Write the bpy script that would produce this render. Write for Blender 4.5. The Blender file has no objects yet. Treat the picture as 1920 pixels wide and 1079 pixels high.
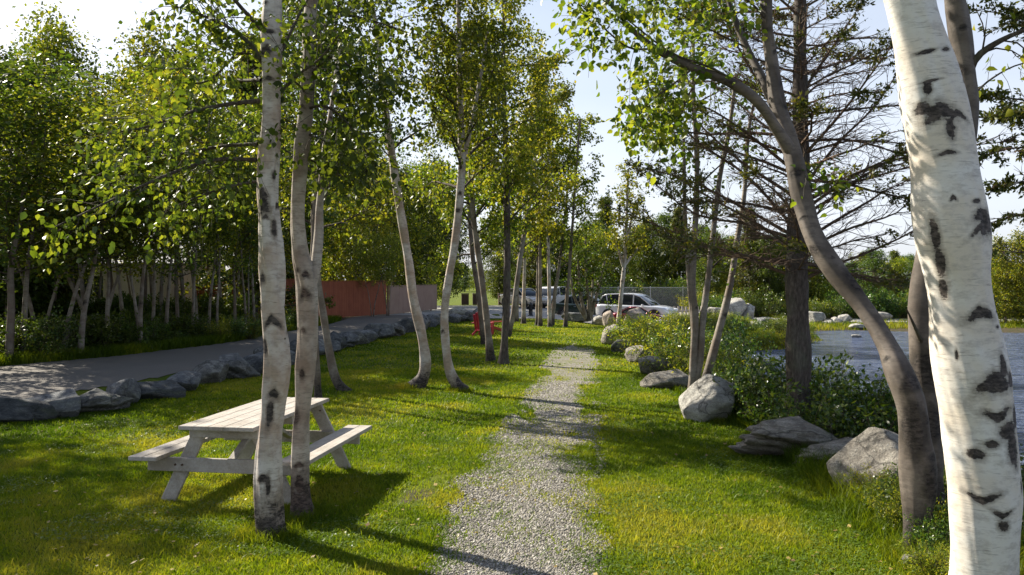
import bpy, bmesh, math, random
import numpy as np
from mathutils import Vector

# ------------------------------------------------------------------ camera, sky, sun, exposure
S = bpy.context.scene
H = 2.1; F = 1507.0; HY = 525.0            # eye height, focal length in px of the 1920 photo, horizon row
cam = bpy.data.cameras.new("camera"); co = bpy.data.objects.new("camera", cam)
S.collection.objects.link(co); S.camera = co
co.location = (0, 0, H); co.rotation_euler = (math.radians(90), 0, 0)
cam.sensor_width = 36; cam.lens = 36 * F / 1920; cam.shift_y = -(539.5 - HY) / 1920
cam.clip_start = 0.05; cam.clip_end = 3000

SUN_AZ = math.atan2(-0.80, 0.60)           # towards the sun, measured from +Y to +X
SUN_EL = math.radians(35)
W = bpy.data.worlds.new("World"); S.world = W; W.use_nodes = True
wn = W.node_tree.nodes; wl = W.node_tree.links
bg = wn["Background"]; bg.inputs[1].default_value = 0.075
sky = wn.new("ShaderNodeTexSky"); sky.sky_type = 'NISHITA'; sky.sun_disc = False
sky.sun_elevation = SUN_EL; sky.sun_rotation = SUN_AZ
sky.air_density = 1.0; sky.dust_density = 1.8; sky.ozone_density = 1.5
cn = wn.new("ShaderNodeTexNoise"); cn.inputs['Scale'].default_value = 1.6; cn.inputs['Detail'].default_value = 5   # thin high cloud
cm = wn.new("ShaderNodeMapping"); cm.inputs['Scale'].default_value = (1, 1, 3.5); ct = wn.new("ShaderNodeTexCoord")
wl.new(ct.outputs['Generated'], cm.inputs[0]); wl.new(cm.outputs[0], cn.inputs['Vector'])
cr = wn.new("ShaderNodeMapRange"); cr.inputs[1].default_value = .35; cr.inputs[2].default_value = .65; cr.inputs[3].default_value = .40; cr.inputs[4].default_value = .68
wl.new(cn.outputs['Fac'], cr.inputs[0])
cz = wn.new("ShaderNodeSeparateXYZ"); wl.new(ct.outputs['Generated'], cz.inputs[0])
ce = wn.new("ShaderNodeMapRange"); ce.inputs[1].default_value = .08; ce.inputs[2].default_value = .6; ce.inputs[3].default_value = 1.25; ce.inputs[4].default_value = .08
wl.new(cz.outputs[2], ce.inputs[0])
cf = wn.new("ShaderNodeMath"); cf.operation = 'MULTIPLY'; cf.use_clamp = True; wl.new(cr.outputs[0], cf.inputs[0]); wl.new(ce.outputs[0], cf.inputs[1])
cx = wn.new("ShaderNodeMix"); cx.data_type = 'RGBA'; wl.new(cf.outputs[0], cx.inputs[0]); wl.new(sky.outputs[0], cx.inputs[6]); cx.inputs[7].default_value = (6.0, 6.3, 7.0, 1)
wl.new(cx.outputs[2], bg.inputs[0])
sl = bpy.data.lights.new("sun", 'SUN'); sl.energy = 5.0; sl.angle = math.radians(0.5); sl.color = (1, 0.93, 0.78)
so = bpy.data.objects.new("sun", sl); S.collection.objects.link(so)
sd = Vector((math.sin(SUN_AZ) * math.cos(SUN_EL), math.cos(SUN_AZ) * math.cos(SUN_EL), math.sin(SUN_EL)))
so.rotation_euler = sd.to_track_quat('Z', 'Y').to_euler(); so.location = sd * 50
S.view_settings.view_transform = 'Standard'; S.view_settings.look = 'None'
S.view_settings.exposure = 1.2; S.view_settings.gamma = 1
S.cycles.use_denoising = True
S.cycles.max_bounces = 7; S.cycles.diffuse_bounces = 4; S.cycles.transmission_bounces = 5
S.cycles.glossy_bounces = 2; S.cycles.transparent_max_bounces = 6
S.cycles.sample_clamp_indirect = 6

rng = np.random.default_rng(7)
random.seed(7)
COL = S.collection

# ------------------------------------------------------------------ helpers: numbers
def P(px, py, Y):
    "world point seen at photo pixel px,py at distance Y"
    return np.array(((px - 960) / F * Y, Y, H - (py - HY) / F * Y))
def sx(o):   # where a thing stands across the photo (for sorting labels)
    return 960 + F * o.location.x / max(o.location.y, .1)
def smooth(a, b, x):
    t = np.clip((np.asarray(x, float) - a) / (b - a), 0, 1); return t * t * (3 - 2 * t)
_tab = np.random.default_rng(3).random((256, 256))
def vnoise(x, y):
    x = np.asarray(x, float); y = np.asarray(y, float)
    xi = np.floor(x).astype(int); yi = np.floor(y).astype(int)
    fx = x - xi; fy = y - yi; fx = fx * fx * (3 - 2 * fx); fy = fy * fy * (3 - 2 * fy)
    g = lambda a, b: _tab[a & 255, b & 255]
    return (g(xi, yi) * (1 - fx) + g(xi + 1, yi) * fx) * (1 - fy) + (g(xi, yi + 1) * (1 - fx) + g(xi + 1, yi + 1) * fx) * fy
def fbm(x, y, o=4):
    s = 0; a = .5; t = 0
    for k in range(o):
        s = s + a * vnoise(x * 2 ** k + 17 * k, y * 2 ** k + 31 * k); t += a; a *= .5
    return s / t
def sdist(pl, x, y):
    "signed distance to a polyline running away from the camera; positive on its right"
    x = np.asarray(x, float); y = np.asarray(y, float)
    best = np.full(x.shape, 1e9); sgn = np.ones(x.shape)
    for (ax, ay), (bx, by) in zip(pl[:-1], pl[1:]):
        dx, dy = bx - ax, by - ay
        t = np.clip(((x - ax) * dx + (y - ay) * dy) / (dx * dx + dy * dy), 0, 1)
        qx = x - ax - t * dx; qy = y - ay - t * dy
        d = np.hypot(qx, qy); c = qx * dy - qy * dx
        m = d < best - 1e-9
        best = np.where(m, d, best); sgn = np.where(m, np.where(c >= 0, 1., -1.), sgn)
    return best * sgn
def inpoly(poly, x, y):
    x = np.asarray(x, float); y = np.asarray(y, float); r = np.zeros(x.shape, bool)
    n = len(poly)
    for i in range(n):
        ax, ay = poly[i]; bx, by = poly[(i + 1) % n]
        if ay == by: continue
        c = ((ay > y) != (by > y)) & (x < (bx - ax) * (y - ay) / (by - ay) + ax)
        r ^= c
    return r

# ------------------------------------------------------------------ the lie of the land
ROCKL = [(-30, 3), (-12, 9.2), (-7.7, 11.9), (-6.5, 14.6), (-6.0, 17.6), (-5.6, 22.6), (-4.9, 27.5), (-3.5, 37), (-1.9, 42.5)]
ROCKR = [(4.2, -10), (4.0, 4), (3.8, 6), (3.6, 7.8), (3.6, 9.2), (3.4, 10), (3.05, 11.9), (2.95, 15.1), (3.1, 18), (3.3, 21.8), (3.8, 27.5), (5.2, 33), (7.5, 40), (9, 44)]
SHORE = [(6.0, -10), (5.9, 4), (5.6, 8), (5.5, 14), (6, 20), (7, 25), (8.4, 30), (11, 31.5), (14, 36), (15.5, 42), (18, 43.2), (23, 41.3), (30, 41), (45, 43), (90, 60)]
PATH = [(-.15, 0), (0, 4), (.03, 5.7), (.2, 8.4), (.55, 11.5), (.92, 14.7), (1.35, 18.5), (1.75, 23), (2.1, 27.5), (2.5, 30)]
WATER = -0.62
def gz(x, y):
    x = np.asarray(x, float); y = np.asarray(y, float)
    dl = -sdist(ROCKL, x, y); dr = sdist(ROCKR, x, y); ds = sdist(SHORE, x, y)
    z = (fbm(x * .25 + 5, y * .25) - .5) * .10 * smooth(3, 9, np.hypot(x - 1, y - 4))
    z = z * smooth(40, 34, y) * smooth(.2, .8, np.abs(sdist(PATH, x, y)) - .5)
    z = z + .17 * smooth(-.1, .5, dl) * smooth(60, 40, y)
    a = np.clip(np.abs(ds) / np.clip(dr + np.abs(ds), .3, 4.0), 0, 1)
    bank = WATER * (1 - a) ** .8 * (1 - smooth(50, 47, y) * 0)
    land = np.where(dr > 0, bank * smooth(0, .6, dr) + .12 * (fbm(x * 1.1, y * 1.1) - .5) * smooth(0, .6, dr), z)
    fall = .38 * smooth(1.5, 6, x) * smooth(35, 42, y) * smooth(75, 66, y)
    land = np.where(fall > 0, np.maximum(land - fall, np.minimum(land, WATER + .07 + .1 * a)), land)
    wet = WATER - .05 - .5 * smooth(0, 3, ds)
    return np.where((ds > 0), wet, land)
def gz1(x, y): return float(gz(np.array([x]), np.array([y]))[0])

# ------------------------------------------------------------------ helpers: materials
def mat(name):
    m = bpy.data.materials.new(name); m.use_nodes = True
    nt = m.node_tree; b = nt.nodes["Principled BSDF"]
    return m, nt, b
def N(nt, t, **kw):
    n = nt.nodes.new(t)
    for k, v in kw.items():
        if k.startswith('i_'):
            n.inputs[int(k[2:]) if k[2:].isdigit() else k[2:].replace('_', ' ')].default_value = v
        else: setattr(n, k, v)
    return n
def ramp(nt, src, stops, interp='LINEAR'):
    r = N(nt, 'ShaderNodeValToRGB'); r.color_ramp.interpolation = interp
    e = r.color_ramp.elements
    while len(e) < len(stops): e.new(.5)
    for k, (p, c) in enumerate(stops):
        e[k].position = p
        if not isinstance(c, tuple): c = (c, c, c)
        e[k].color = (*c, 1)
    nt.links.new(src, r.inputs[0]); return r.outputs[0]
def noise(nt, scale, detail=4, rough=.55, vec=None, stretch=None, coord='Object', dist=0):
    n = N(nt, 'ShaderNodeTexNoise'); n.inputs['Scale'].default_value = scale
    n.inputs['Detail'].default_value = detail; n.inputs['Roughness'].default_value = rough
    n.inputs['Distortion'].default_value = dist
    if vec is None:
        t = N(nt, 'ShaderNodeTexCoord'); vec = t.outputs[coord]
    if stretch:
        mp = N(nt, 'ShaderNodeMapping'); mp.inputs['Scale'].default_value = stretch
        nt.links.new(vec, mp.inputs[0]); vec = mp.outputs[0]
    nt.links.new(vec, n.inputs['Vector']); return n.outputs['Fac']
def mixc(nt, fac, a, b, mode='MIX'):
    m = N(nt, 'ShaderNodeMix', data_type='RGBA', blend_type=mode)
    for s, i in ((fac, 0), (a, 6), (b, 7)):
        if hasattr(s, 'links'): nt.links.new(s, m.inputs[i])
        elif i == 0: m.inputs[0].default_value = s
        else: m.inputs[i].default_value = (*s, 1) if isinstance(s, tuple) else (s, s, s, 1)
    return m.outputs[2]
def math_(nt, op, a, b=None, clamp=False):
    m = N(nt, 'ShaderNodeMath', operation=op); m.use_clamp = clamp
    for s, i in ((a, 0), (b, 1)):
        if s is None: continue
        if hasattr(s, 'links'): nt.links.new(s, m.inputs[i])
        else: m.inputs[i].default_value = s
    return m.outputs[0]
def bump(nt, b, h, strength, dist):
    n = N(nt, 'ShaderNodeBump'); n.inputs['Strength'].default_value = strength; n.inputs['Distance'].default_value = dist
    nt.links.new(h, n.inputs['Height']); nt.links.new(n.outputs[0], b.inputs['Normal'])
def attr(nt, name, fac=True):
    a = N(nt, 'ShaderNodeAttribute'); a.attribute_name = name; return a.outputs['Fac' if fac else 'Color']

def plain(name, c, rough=.6, metal=0, var=.12, sc=9, bumpd=0):
    m, nt, b = mat(name)
    n = noise(nt, sc, 5)
    lo = tuple(x * (1 - var) for x in c); hi = tuple(min(1, x * (1 + var)) for x in c)
    nt.links.new(ramp(nt, n, [(.3, lo), (.7, hi)]), b.inputs['Base Color'])
    b.inputs['Roughness'].default_value = rough; b.inputs['Metallic'].default_value = metal
    if bumpd: bump(nt, b, n, .6, bumpd)
    return m
def leafmat(name, cols, trans=.5, rough=.45, spec=.35, tcol=(1.5, 1.35, .5)):
    m, nt, b = mat(name)
    a = attr(nt, 'rnd'); oi = N(nt, 'ShaderNodeObjectInfo')
    c = ramp(nt, a, [(i / (len(cols) - 1), cc) for i, cc in enumerate(cols)])
    hs = N(nt, 'ShaderNodeHueSaturation')
    nt.links.new(c, hs.inputs['Color'])
    nt.links.new(math_(nt, 'ADD', math_(nt, 'MULTIPLY', oi.outputs['Random'], .035), .483), hs.inputs['Hue'])
    nt.links.new(math_(nt, 'ADD', math_(nt, 'MULTIPLY', oi.outputs['Random'], .35), .83), hs.inputs['Value'])
    nt.links.new(hs.outputs[0], b.inputs['Base Color'])
    b.inputs['Roughness'].default_value = rough; b.inputs['Specular IOR Level'].default_value = spec
    t = N(nt, 'ShaderNodeBsdfTranslucent')
    nt.links.new(mixc(nt, 1.0, hs.outputs[0], tcol, 'MULTIPLY'), t.inputs[0])
    mx = N(nt, 'ShaderNodeMixShader'); mx.inputs[0].default_value = trans
    nt.links.new(b.outputs[0], mx.inputs[1]); nt.links.new(t.outputs[0], mx.inputs[2])
    out = nt.nodes['Material Output']; nt.links.new(mx.outputs[0], out.inputs[0])
    return m

M = {}
M['leaf'] = leafmat('birch_leaf', [(.045, .078, .012), (.088, .13, .016), (.15, .19, .022), (.26, .27, .035)], .55)
M['leaf_dark'] = leafmat('alder_leaf', [(.03, .06, .012), (.06, .10, .014), (.105, .15, .02)], .5)
M['leaf_near'] = leafmat('near_birch_leaf', [(.034, .058, .010), (.066, .098, .013), (.11, .145, .017), (.2, .215, .03)], .48)
M['leaf_yel'] = leafmat('sunny_leaf', [(.07, .115, .014), (.13, .18, .02), (.22, .25, .026), (.32, .30, .035)], .55)
M['needle'] = leafmat('needles', [(.03, .055, .016), (.08, .11, .02), (.17, .17, .03)], .42, .5)
M['shrubleaf'] = leafmat('shrub_leaf', [(.02, .055, .012), (.04, .09, .014), (.08, .14, .018), (.15, .20, .03)], .4, .32, .5)
M['clover'] = leafmat('clover_leaf', [(.06, .13, .015), (.10, .19, .02), (.15, .24, .03)], .35)
M['goldleaf'] = leafmat('golden_leaf', [(.08, .15, .015), (.17, .24, .02), (.38, .37, .03)], .5)
M['grass'] = leafmat('grass_blades', [(.065, .115, .006), (.13, .185, .008), (.195, .24, .012), (.27, .265, .035)], .5, .5, .2, (1.3, 1.2, .5))

def barkmat(name, base, dark, warm, lent=.5, greyb=(.22, .19, .17)):
    m, nt, b = mat(name)
    mk = attr(nt, 'mark')
    n1 = noise(nt, 15, 6, .7, stretch=(1, 1, .8))
    n1 = math_(nt, 'ADD', math_(nt, 'MULTIPLY', n1, .6), math_(nt, 'MULTIPLY', noise(nt, 1, 6, .75, stretch=(12, 12, 60)), .4))
    v = math_(nt, 'ADD', mk, math_(nt, 'MULTIPLY', math_(nt, 'SUBTRACT', n1, .5), 2.4))
    pm = ramp(nt, v, [(.10, 0), (.26, 1)]); halo = ramp(nt, math_(nt, 'ADD', v, .55), [(.05, 0), (.6, .75)])
    nl = noise(nt, 1, 3, .5, stretch=(9, 9, 95))
    ll = ramp(nt, nl, [(.62, 0), (.70, 1)])
    ll = math_(nt, 'MULTIPLY', ll, lent)
    nb = noise(nt, 2.6, 4); c = mixc(nt, ramp(nt, nb, [(.42, 0), (.60, 1)]), base, warm)
    nc = noise(nt, 9, 6, .75, stretch=(1, 1, 2.5)); c = mixc(nt, ramp(nt, nc, [(.48, 0), (.64, .6)]), c, greyb)
    c = mixc(nt, ll, c, (.10, .075, .06)); c = mixc(nt, halo, c, tuple(x * .42 for x in warm))
    nd = noise(nt, 60, 3); dk = mixc(nt, ramp(nt, noise(nt, 1, 5, .7, stretch=(16, 16, 40)), [(.42, 0), (.62, 1)]), tuple(x * .7 for x in dark), tuple(x * 2.8 for x in dark))
    c = mixc(nt, pm, c, dk)
    nt.links.new(c, b.inputs['Base Color']); b.inputs['Roughness'].default_value = .7
    b.inputs['Specular IOR Level'].default_value = .25
    h = math_(nt, 'ADD', math_(nt, 'MULTIPLY', pm, math_(nt, 'SUBTRACT', nd, .9)), math_(nt, 'MULTIPLY', nl, .25))
    h = math_(nt, 'ADD', h, math_(nt, 'MULTIPLY', nc, .5))
    bump(nt, b, h, .7, .005)
    return m
M['bigbirch'] = barkmat('bright_white_bark', (.64, .61, .57), (.035, .028, .025), (.60, .53, .45), .45, (.36, .32, .29))
M['birch'] = barkmat('white_birch_bark', (.54, .49, .45), (.035, .028, .025), (.36, .27, .21), .6, (.2, .165, .14))
M['birchpink'] = barkmat('peeling_birch_bark', (.40, .355, .31), (.045, .032, .027), (.23, .175, .14), .7, (.14, .115, .095))
M['slim'] = barkmat('pale_slim_bark', (.27, .235, .20), (.03, .025, .02), (.16, .12, .09), .5, (.10, .085, .07))
M['brownbirch'] = barkmat('brown_birch_bark', (.19, .155, .125), (.03, .024, .02), (.14, .10, .075), .4, (.09, .075, .065))
M['oldbirch'] = barkmat('old_mottled_bark', (.15, .125, .108), (.025, .02, .018), (.075, .06, .05), .6, (.05, .042, .037))
def roughbark(name, lo, mid, hi):
    m, nt, b = mat(name)
    n = noise(nt, 1, 6, .7, stretch=(34, 34, 9)); n2 = noise(nt, 4, 4)
    c = ramp(nt, n, [(.3, lo), (.5, mid), (.72, hi)])
    c = mixc(nt, ramp(nt, n2, [(.5, 0), (.7, .5)]), c, (.12, .13, .09))
    nt.links.new(c, b.inputs['Base Color']); b.inputs['Roughness'].default_value = .85
    b.inputs['Specular IOR Level'].default_value = .2
    bump(nt, b, n, 1, .02); return m
M['sprucebark'] = roughbark('spruce_bark', (.035, .028, .025), (.085, .068, .06), (.17, .14, .12))
M['deadtwig'] = roughbark('dry_spruce_twigs', (.06, .04, .03), (.13, .085, .06), (.22, .15, .11))
M['twig'] = roughbark('twig_bark', (.03, .024, .018), (.07, .055, .042), (.14, .11, .085))

# ------------------------------------------------------------------ helpers: objects
def tag(o, label=None, cat=None, group=None, kind=None):
    if label: o['label'] = label
    if cat: o['category'] = cat
    if group: o['group'] = group
    if kind: o['kind'] = kind
    return o
def empty(name, loc=(0, 0, 0), rz=0):
    o = bpy.data.objects.new(name, None); COL.objects.link(o)
    o.location = tuple(map(float, loc)); o.rotation_euler = (0, 0, rz); o.empty_display_size = .2
    return o
def link(name, me, m=None, parent=None):
    o = bpy.data.objects.new(name, me); COL.objects.link(o)
    if m is not None:
        for k in (m if isinstance(m, (list, tuple)) else [m]): me.materials.append(k)
    if parent is not None: o.parent = parent
    return o
def copy_tree(o, loc, rz=0, sc=1.0):
    c = o.copy(); COL.objects.link(c); c.location = tuple(map(float, loc)); c.rotation_euler = (0, 0, rz)
    c.scale = (sc, sc, sc) if np.isscalar(sc) else tuple(sc)
    for ch in list(o.children):
        d = ch.copy(); COL.objects.link(d); d.parent = c
        for g in list(ch.children):
            e = g.copy(); COL.objects.link(e); e.parent = d
    return c
def npmesh(name, verts, faces, rnd=None, smooth_=False, attname='rnd', sharp=False):
    """verts (n,3); faces: list of (m,k) int arrays of equal k each"""
    me = bpy.data.meshes.new(name)
    verts = np.ascontiguousarray(verts, np.float32)
    me.vertices.add(len(verts)); me.vertices.foreach_set('co', verts.ravel())
    faces = [f for f in faces if len(f)]
    nl = sum(f.size for f in faces); nf = sum(len(f) for f in faces)
    me.loops.add(nl); me.polygons.add(nf)
    me.loops.foreach_set('vertex_index', np.concatenate([f.ravel() for f in faces]).astype(np.int32))
    tot = np.concatenate([np.full(len(f), f.shape[1], np.int32) for f in faces])
    st = np.concatenate([[0], np.cumsum(tot)[:-1]]).astype(np.int32)
    me.polygons.foreach_set('loop_start', st); me.polygons.foreach_set('loop_total', tot)
    if smooth_: me.polygons.foreach_set('use_smooth', np.ones(nf, bool))
    if rnd is not None:
        a = me.attributes.new(attname, 'FLOAT', 'POINT'); a.data.foreach_set('value', np.ascontiguousarray(rnd, np.float32))
    me.update(calc_edges=True)
    return me
def norm(v):
    v = np.asarray(v, float); return v / np.maximum(np.linalg.norm(v, axis=-1, keepdims=True), 1e-9)

class Wood:
    def __init__(s): s.v = []; s.f = []; s.n = 0; s.m = []
    def tube(s, pts, rad, ns=6, mark=None, jit=0, cap=True):
        pts = np.asarray(pts, float); rad = np.asarray(rad, float); n = len(pts)
        t = norm(np.gradient(pts, axis=0))
        ref = np.array((0, -1., 0)) if abs(t[0][1]) < .9 else np.array((1., 0, 0))
        u = norm(np.cross(t, np.cross(ref, t)))     # close to ref, perpendicular to the tube
        for k in range(1, n):                         # keep the frame turning smoothly
            a = u[k - 1] - t[k] * np.dot(u[k - 1], t[k]); u[k] = a / max(np.linalg.norm(a), 1e-9)
        w = np.cross(t, u)
        an = np.arange(ns) * 2 * math.pi / ns
        r = rad[:, None] * np.ones(ns)
        if jit:
            al = np.concatenate([[0], np.cumsum(np.linalg.norm(np.diff(pts, axis=0), axis=1))])[:, None]; q = pts[0, 0] * 7
            r = r * (1 + jit * (fbm(np.cos(an)[None] * 1.5 + 9 + al * .9 + q, np.sin(an)[None] * 1.5 + 20 + al * .5, 3) - .5)
                     + jit * .5 * (fbm(np.cos(an)[None] * 1.2 + 40 + q, np.sin(an)[None] * 1.2 + 50 + al * 3.2, 3) - .5))
        ring = pts[:, None] + r[..., None] * (np.cos(an)[None, :, None] * u[:, None] + np.sin(an)[None, :, None] * w[:, None])
        s.v.append(ring.reshape(-1, 3))
        i = np.arange(n - 1)[:, None] * ns; j = np.arange(ns)[None, :]; j2 = (j + 1) % ns
        q = np.stack([i + j, i + j2, i + ns + j2, i + ns + j], -1).reshape(-1, 4) + s.n
        s.f.append(q)
        s.m.append(np.full(n * ns, -1.) if mark is None else np.asarray(mark).reshape(-1))
        s.n += n * ns
    def mesh(s, name):
        return npmesh(name, np.concatenate(s.v), [np.concatenate(s.f)], np.concatenate(s.m), True, 'mark')

def crom(pts, n):
    "smooth curve of n points through pts (k,d)"
    pts = np.asarray(pts, float)
    d = np.concatenate([[0], np.cumsum(np.linalg.norm(np.diff(pts[:, :3], axis=0), axis=1))])
    q = np.vstack([2 * pts[0] - pts[1], pts, 2 * pts[-1] - pts[-2]])
    s = np.linspace(0, d[-1], n); out = np.zeros((n, pts.shape[1]))
    k = np.clip(np.searchsorted(d, s, 'right') - 1, 0, len(pts) - 2)
    t = ((s - d[k]) / np.maximum(d[k + 1] - d[k], 1e-9))[:, None]
    a, b, c, e = q[k], q[k + 1], q[k + 2], q[k + 3]
    return .5 * ((2 * b) + (c - a) * t + (2 * a - 5 * b + 4 * c - e) * t ** 2 + (3 * b - a - 3 * c + e) * t ** 3)

class Leaves:
    def __init__(s): s.c = []; s.d = []
    def along(s, r, pts, n, sig=.07, t0=.15, droop=.6):
        if n <= 0: return
        pts = np.asarray(pts); t = (t0 + (1.03 - t0) * r.random(n)) * (len(pts) - 1)
        k = np.clip(t.astype(int), 0, len(pts) - 2); f = (t - k)[:, None]
        p = pts[k] * (1 - f) + pts[k + 1] * f
        s.c.append(p + r.normal(0, sig, (n, 3)))
        d = norm(pts[k + 1] - pts[k]) * .6 + r.normal(0, .65, (n, 3)); d[:, 2] -= droop
        s.d.append(norm(d))
    def mesh(s, r, name, size, width=.72, detailed=False, sizev=.3, narrow=False, upn=.5):
        c = np.concatenate(s.c); d = np.concatenate(s.d); n = len(c)
        L = size * (1 + sizev * r.normal(0, 1, n)).clip(.45, 1.8)
        nn = r.normal(0, .75, (n, 3)); nn[:, 2] += upn
        side = norm(np.cross(d, nn)); nr = np.cross(side, d)
        wd = (L * width * .5)[:, None]; L = L[:, None]
        rn = r.random(n)
        if detailed:
            fold = .22
            P0 = c; P3 = c + d * L - nr * L * .08
            a = c + d * L * .28; b = c + d * L * .62
            v = np.stack([P0, a + side * wd + nr * wd * fold, b + side * wd * .8 + nr * wd * fold, P3,
                          b - side * wd * .8 + nr * wd * fold, a - side * wd + nr * wd * fold], 1).reshape(-1, 3)
            i = np.arange(n)[:, None] * 6
            f = np.concatenate([i + np.array([0, 1, 2, 3]), i + np.array([0, 3, 4, 5])])
            return npmesh(name, v, [f], np.repeat(rn, 6))
        a = c + d * L * .42
        v = np.stack([c, a + side * wd, c + d * L, a - side * wd], 1).reshape(-1, 3)
        i = np.arange(n)[:, None] * 4
        return npmesh(name, v, [i + np.array([0, 1, 2, 3])], np.repeat(rn, 4))

def limb(r, p0, d0, length, seg=6, wob=.18, up=0.0, droop=0.0):
    "a wandering branch line: returns (seg+1,3)"
    pts = [np.array(p0, float)]; d = norm(np.array(d0, float)); st = length / seg
    for k in range(seg):
        d = d + r.normal(0, wob, 3); d[2] += up - droop * (k / seg)
        d = norm(d); pts.append(pts[-1] + d * st)
    return np.array(pts)
def branch_out(r, wood, lv, line, r0, ntw, twl, nleaf, sig=.07, t0=.25, droop=.5, ns=4, l3=2, sub=True, twr=None, flat=0.):
    "twigs and leaves along a limb line"
    n = len(line)
    for k in range(ntw):
        t = t0 + (1 - t0) * (k + r.random()) / ntw
        i = min(int(t * (n - 1)), n - 2); f = t * (n - 1) - i
        p = line[i] * (1 - f) + line[i + 1] * f; td = norm(line[i + 1] - line[i])
        q = r.normal(0, 1, 3); q[2] *= (1 - flat); q = norm(q - td * np.dot(q, td))
        d = norm(td * .7 + q * .9)
        L = twl * (1.15 - .55 * t) * (.6 + .8 * r.random())
        tw = limb(r, p, d, L, 4, .22, 0, droop * .5)
        rr = (twr or max(r0 * .28, .003)) * (1.1 - .5 * t)
        wood.tube(tw, np.linspace(rr, .0018, 5), 3 if rr < .012 else 4)
        lv.along(r, tw, nleaf, sig, .1, droop)
        for j in range(l3):
            i2 = r.integers(1, 4); q = r.normal(0, 1, 3)
            t3 = limb(r, tw[i2], norm(tw[i2 + 1] - tw[i2]) + q * .7, L * .5, 3, .25, 0, droop * .6)
            wood.tube(t3, np.linspace(rr * .5, .0015, 4), 3)
            lv.along(r, t3, int(nleaf * .6), sig * .9, .1, droop)

def marks_for(r, pts, rad, ns, patches=None, nrand=10, basedark=.5, size=1.0, seedk=0, basel=.9):
    """dark bark marks over an (n rings x ns) trunk; patches = (s in m, angle from the camera side, half width m, half height m, chevron)"""
    n = len(pts)
    s = np.concatenate([[0], np.cumsum(np.linalg.norm(np.diff(pts, axis=0), axis=1))])
    an = np.arange(ns) * 2 * math.pi / ns; an = (an + math.pi) % (2 * math.pi) - math.pi
    m = np.full((n, ns), -1.); P_ = list(patches or [])
    for k in range(nrand):
        w = r.uniform(.02, .07) * size
        P_.append((r.uniform(0, s[-1]), r.uniform(-3.1, 3.1), w, w * r.uniform(.3, .9), r.choice([0, .5, .9])))
    for (sc, ac, w, h, ch) in P_:
        da = (an - ac + math.pi) % (2 * math.pi) - math.pi; w = w * 1.1; h = h * 1.1
        x = np.abs(da)[None, :] * rad[:, None]; yy = s[:, None] - sc + ch * x
        v = 1 - np.sqrt((x / w) ** 2 + (yy / h) ** 2)
        m = np.maximum(m, np.clip(v, -1, 1))
    if basedark:
        m = np.maximum(m, (-1 + (1 + basedark) * (1 - smooth(.05, basel, s)))[:, None] * np.ones(ns))
    return m

def hero_trunk(r, px, depth, z_end=None, ns=28, per_m=40, jit=.25, flare=1.35, patches=None, pixpatch=None, nrand=12, basedark=.5, size=1.0, w=None, dz=0):
    """px = [(x, y, width)] photo pixels bottom to top; depth scalar or list. returns wood line"""
    dp = depth if hasattr(depth, '__len__') else [depth] * len(px)
    a = []
    for (x, y, wd), Y in zip(px, dp):
        p = P(x, y, Y); a.append([*p, wd / F * Y / 2])
    a = np.array(a)
    L = np.sum(np.linalg.norm(np.diff(a[:, :3], axis=0), axis=1))
    c = crom(a, max(8, int(L * per_m)))
    pts, rad = c[:, :3], np.maximum(c[:, 3], .006)
    s = np.concatenate([[0], np.cumsum(np.linalg.norm(np.diff(pts, axis=0), axis=1))])
    rad = rad * (1 + (flare - 1) * np.exp(-s / .10) + .05 * np.sin(s * 7 + pts[0, 0]) )
    pa = list(patches or [])
    for (x, y, hw, hh, ch) in (pixpatch or []):
        z = H - (y - HY) / F * pts[:, 1]; i = int(np.argmin(np.abs(pts[:, 2] - z)))
        cx = 960 + F * pts[i, 0] / pts[i, 1]; hwid = rad[i] * F / pts[i, 1]
        u = np.clip((x - cx) / hwid, -.97, .97)
        pa.append((s[i], math.asin(u), hw / F * pts[i, 1], hh / F * pts[i, 1], ch))
    wd = w or Wood()
    mk = marks_for(r, pts, rad, ns, pa, nrand, basedark, size)
    wd.tube(pts, rad, ns, mk, jit)
    return wd, pts, rad
def rebase(me, loc):
    co_ = np.empty(len(me.vertices) * 3, np.float32); me.vertices.foreach_get('co', co_)
    co_ = co_.reshape(-1, 3) - np.array(loc, np.float32); me.vertices.foreach_set('co', co_.ravel()); me.update()
def finish_tree(name, loc, wood, lv, barkm, leafm, r, lsize, label, group=None, cat='tree', detailed=False, twigs=None, width=.72, upn=.5):
    root = empty(name, loc)
    me = wood.mesh('trunk'); rebase(me, loc); link('trunk', me, barkm, root)
    if twigs is not None and twigs.v:
        me = twigs.mesh('limbs'); rebase(me, loc); link('limbs', me, M['deadtwig' if name == 'spruce_tree' else 'twig'], root)
    if lv is not None and lv.c:
        me = lv.mesh(r, 'crown', lsize, width, detailed, upn=upn); rebase(me, loc); link('crown', me, leafm, root)
    tag(root, label, cat, group)
    return root

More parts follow.
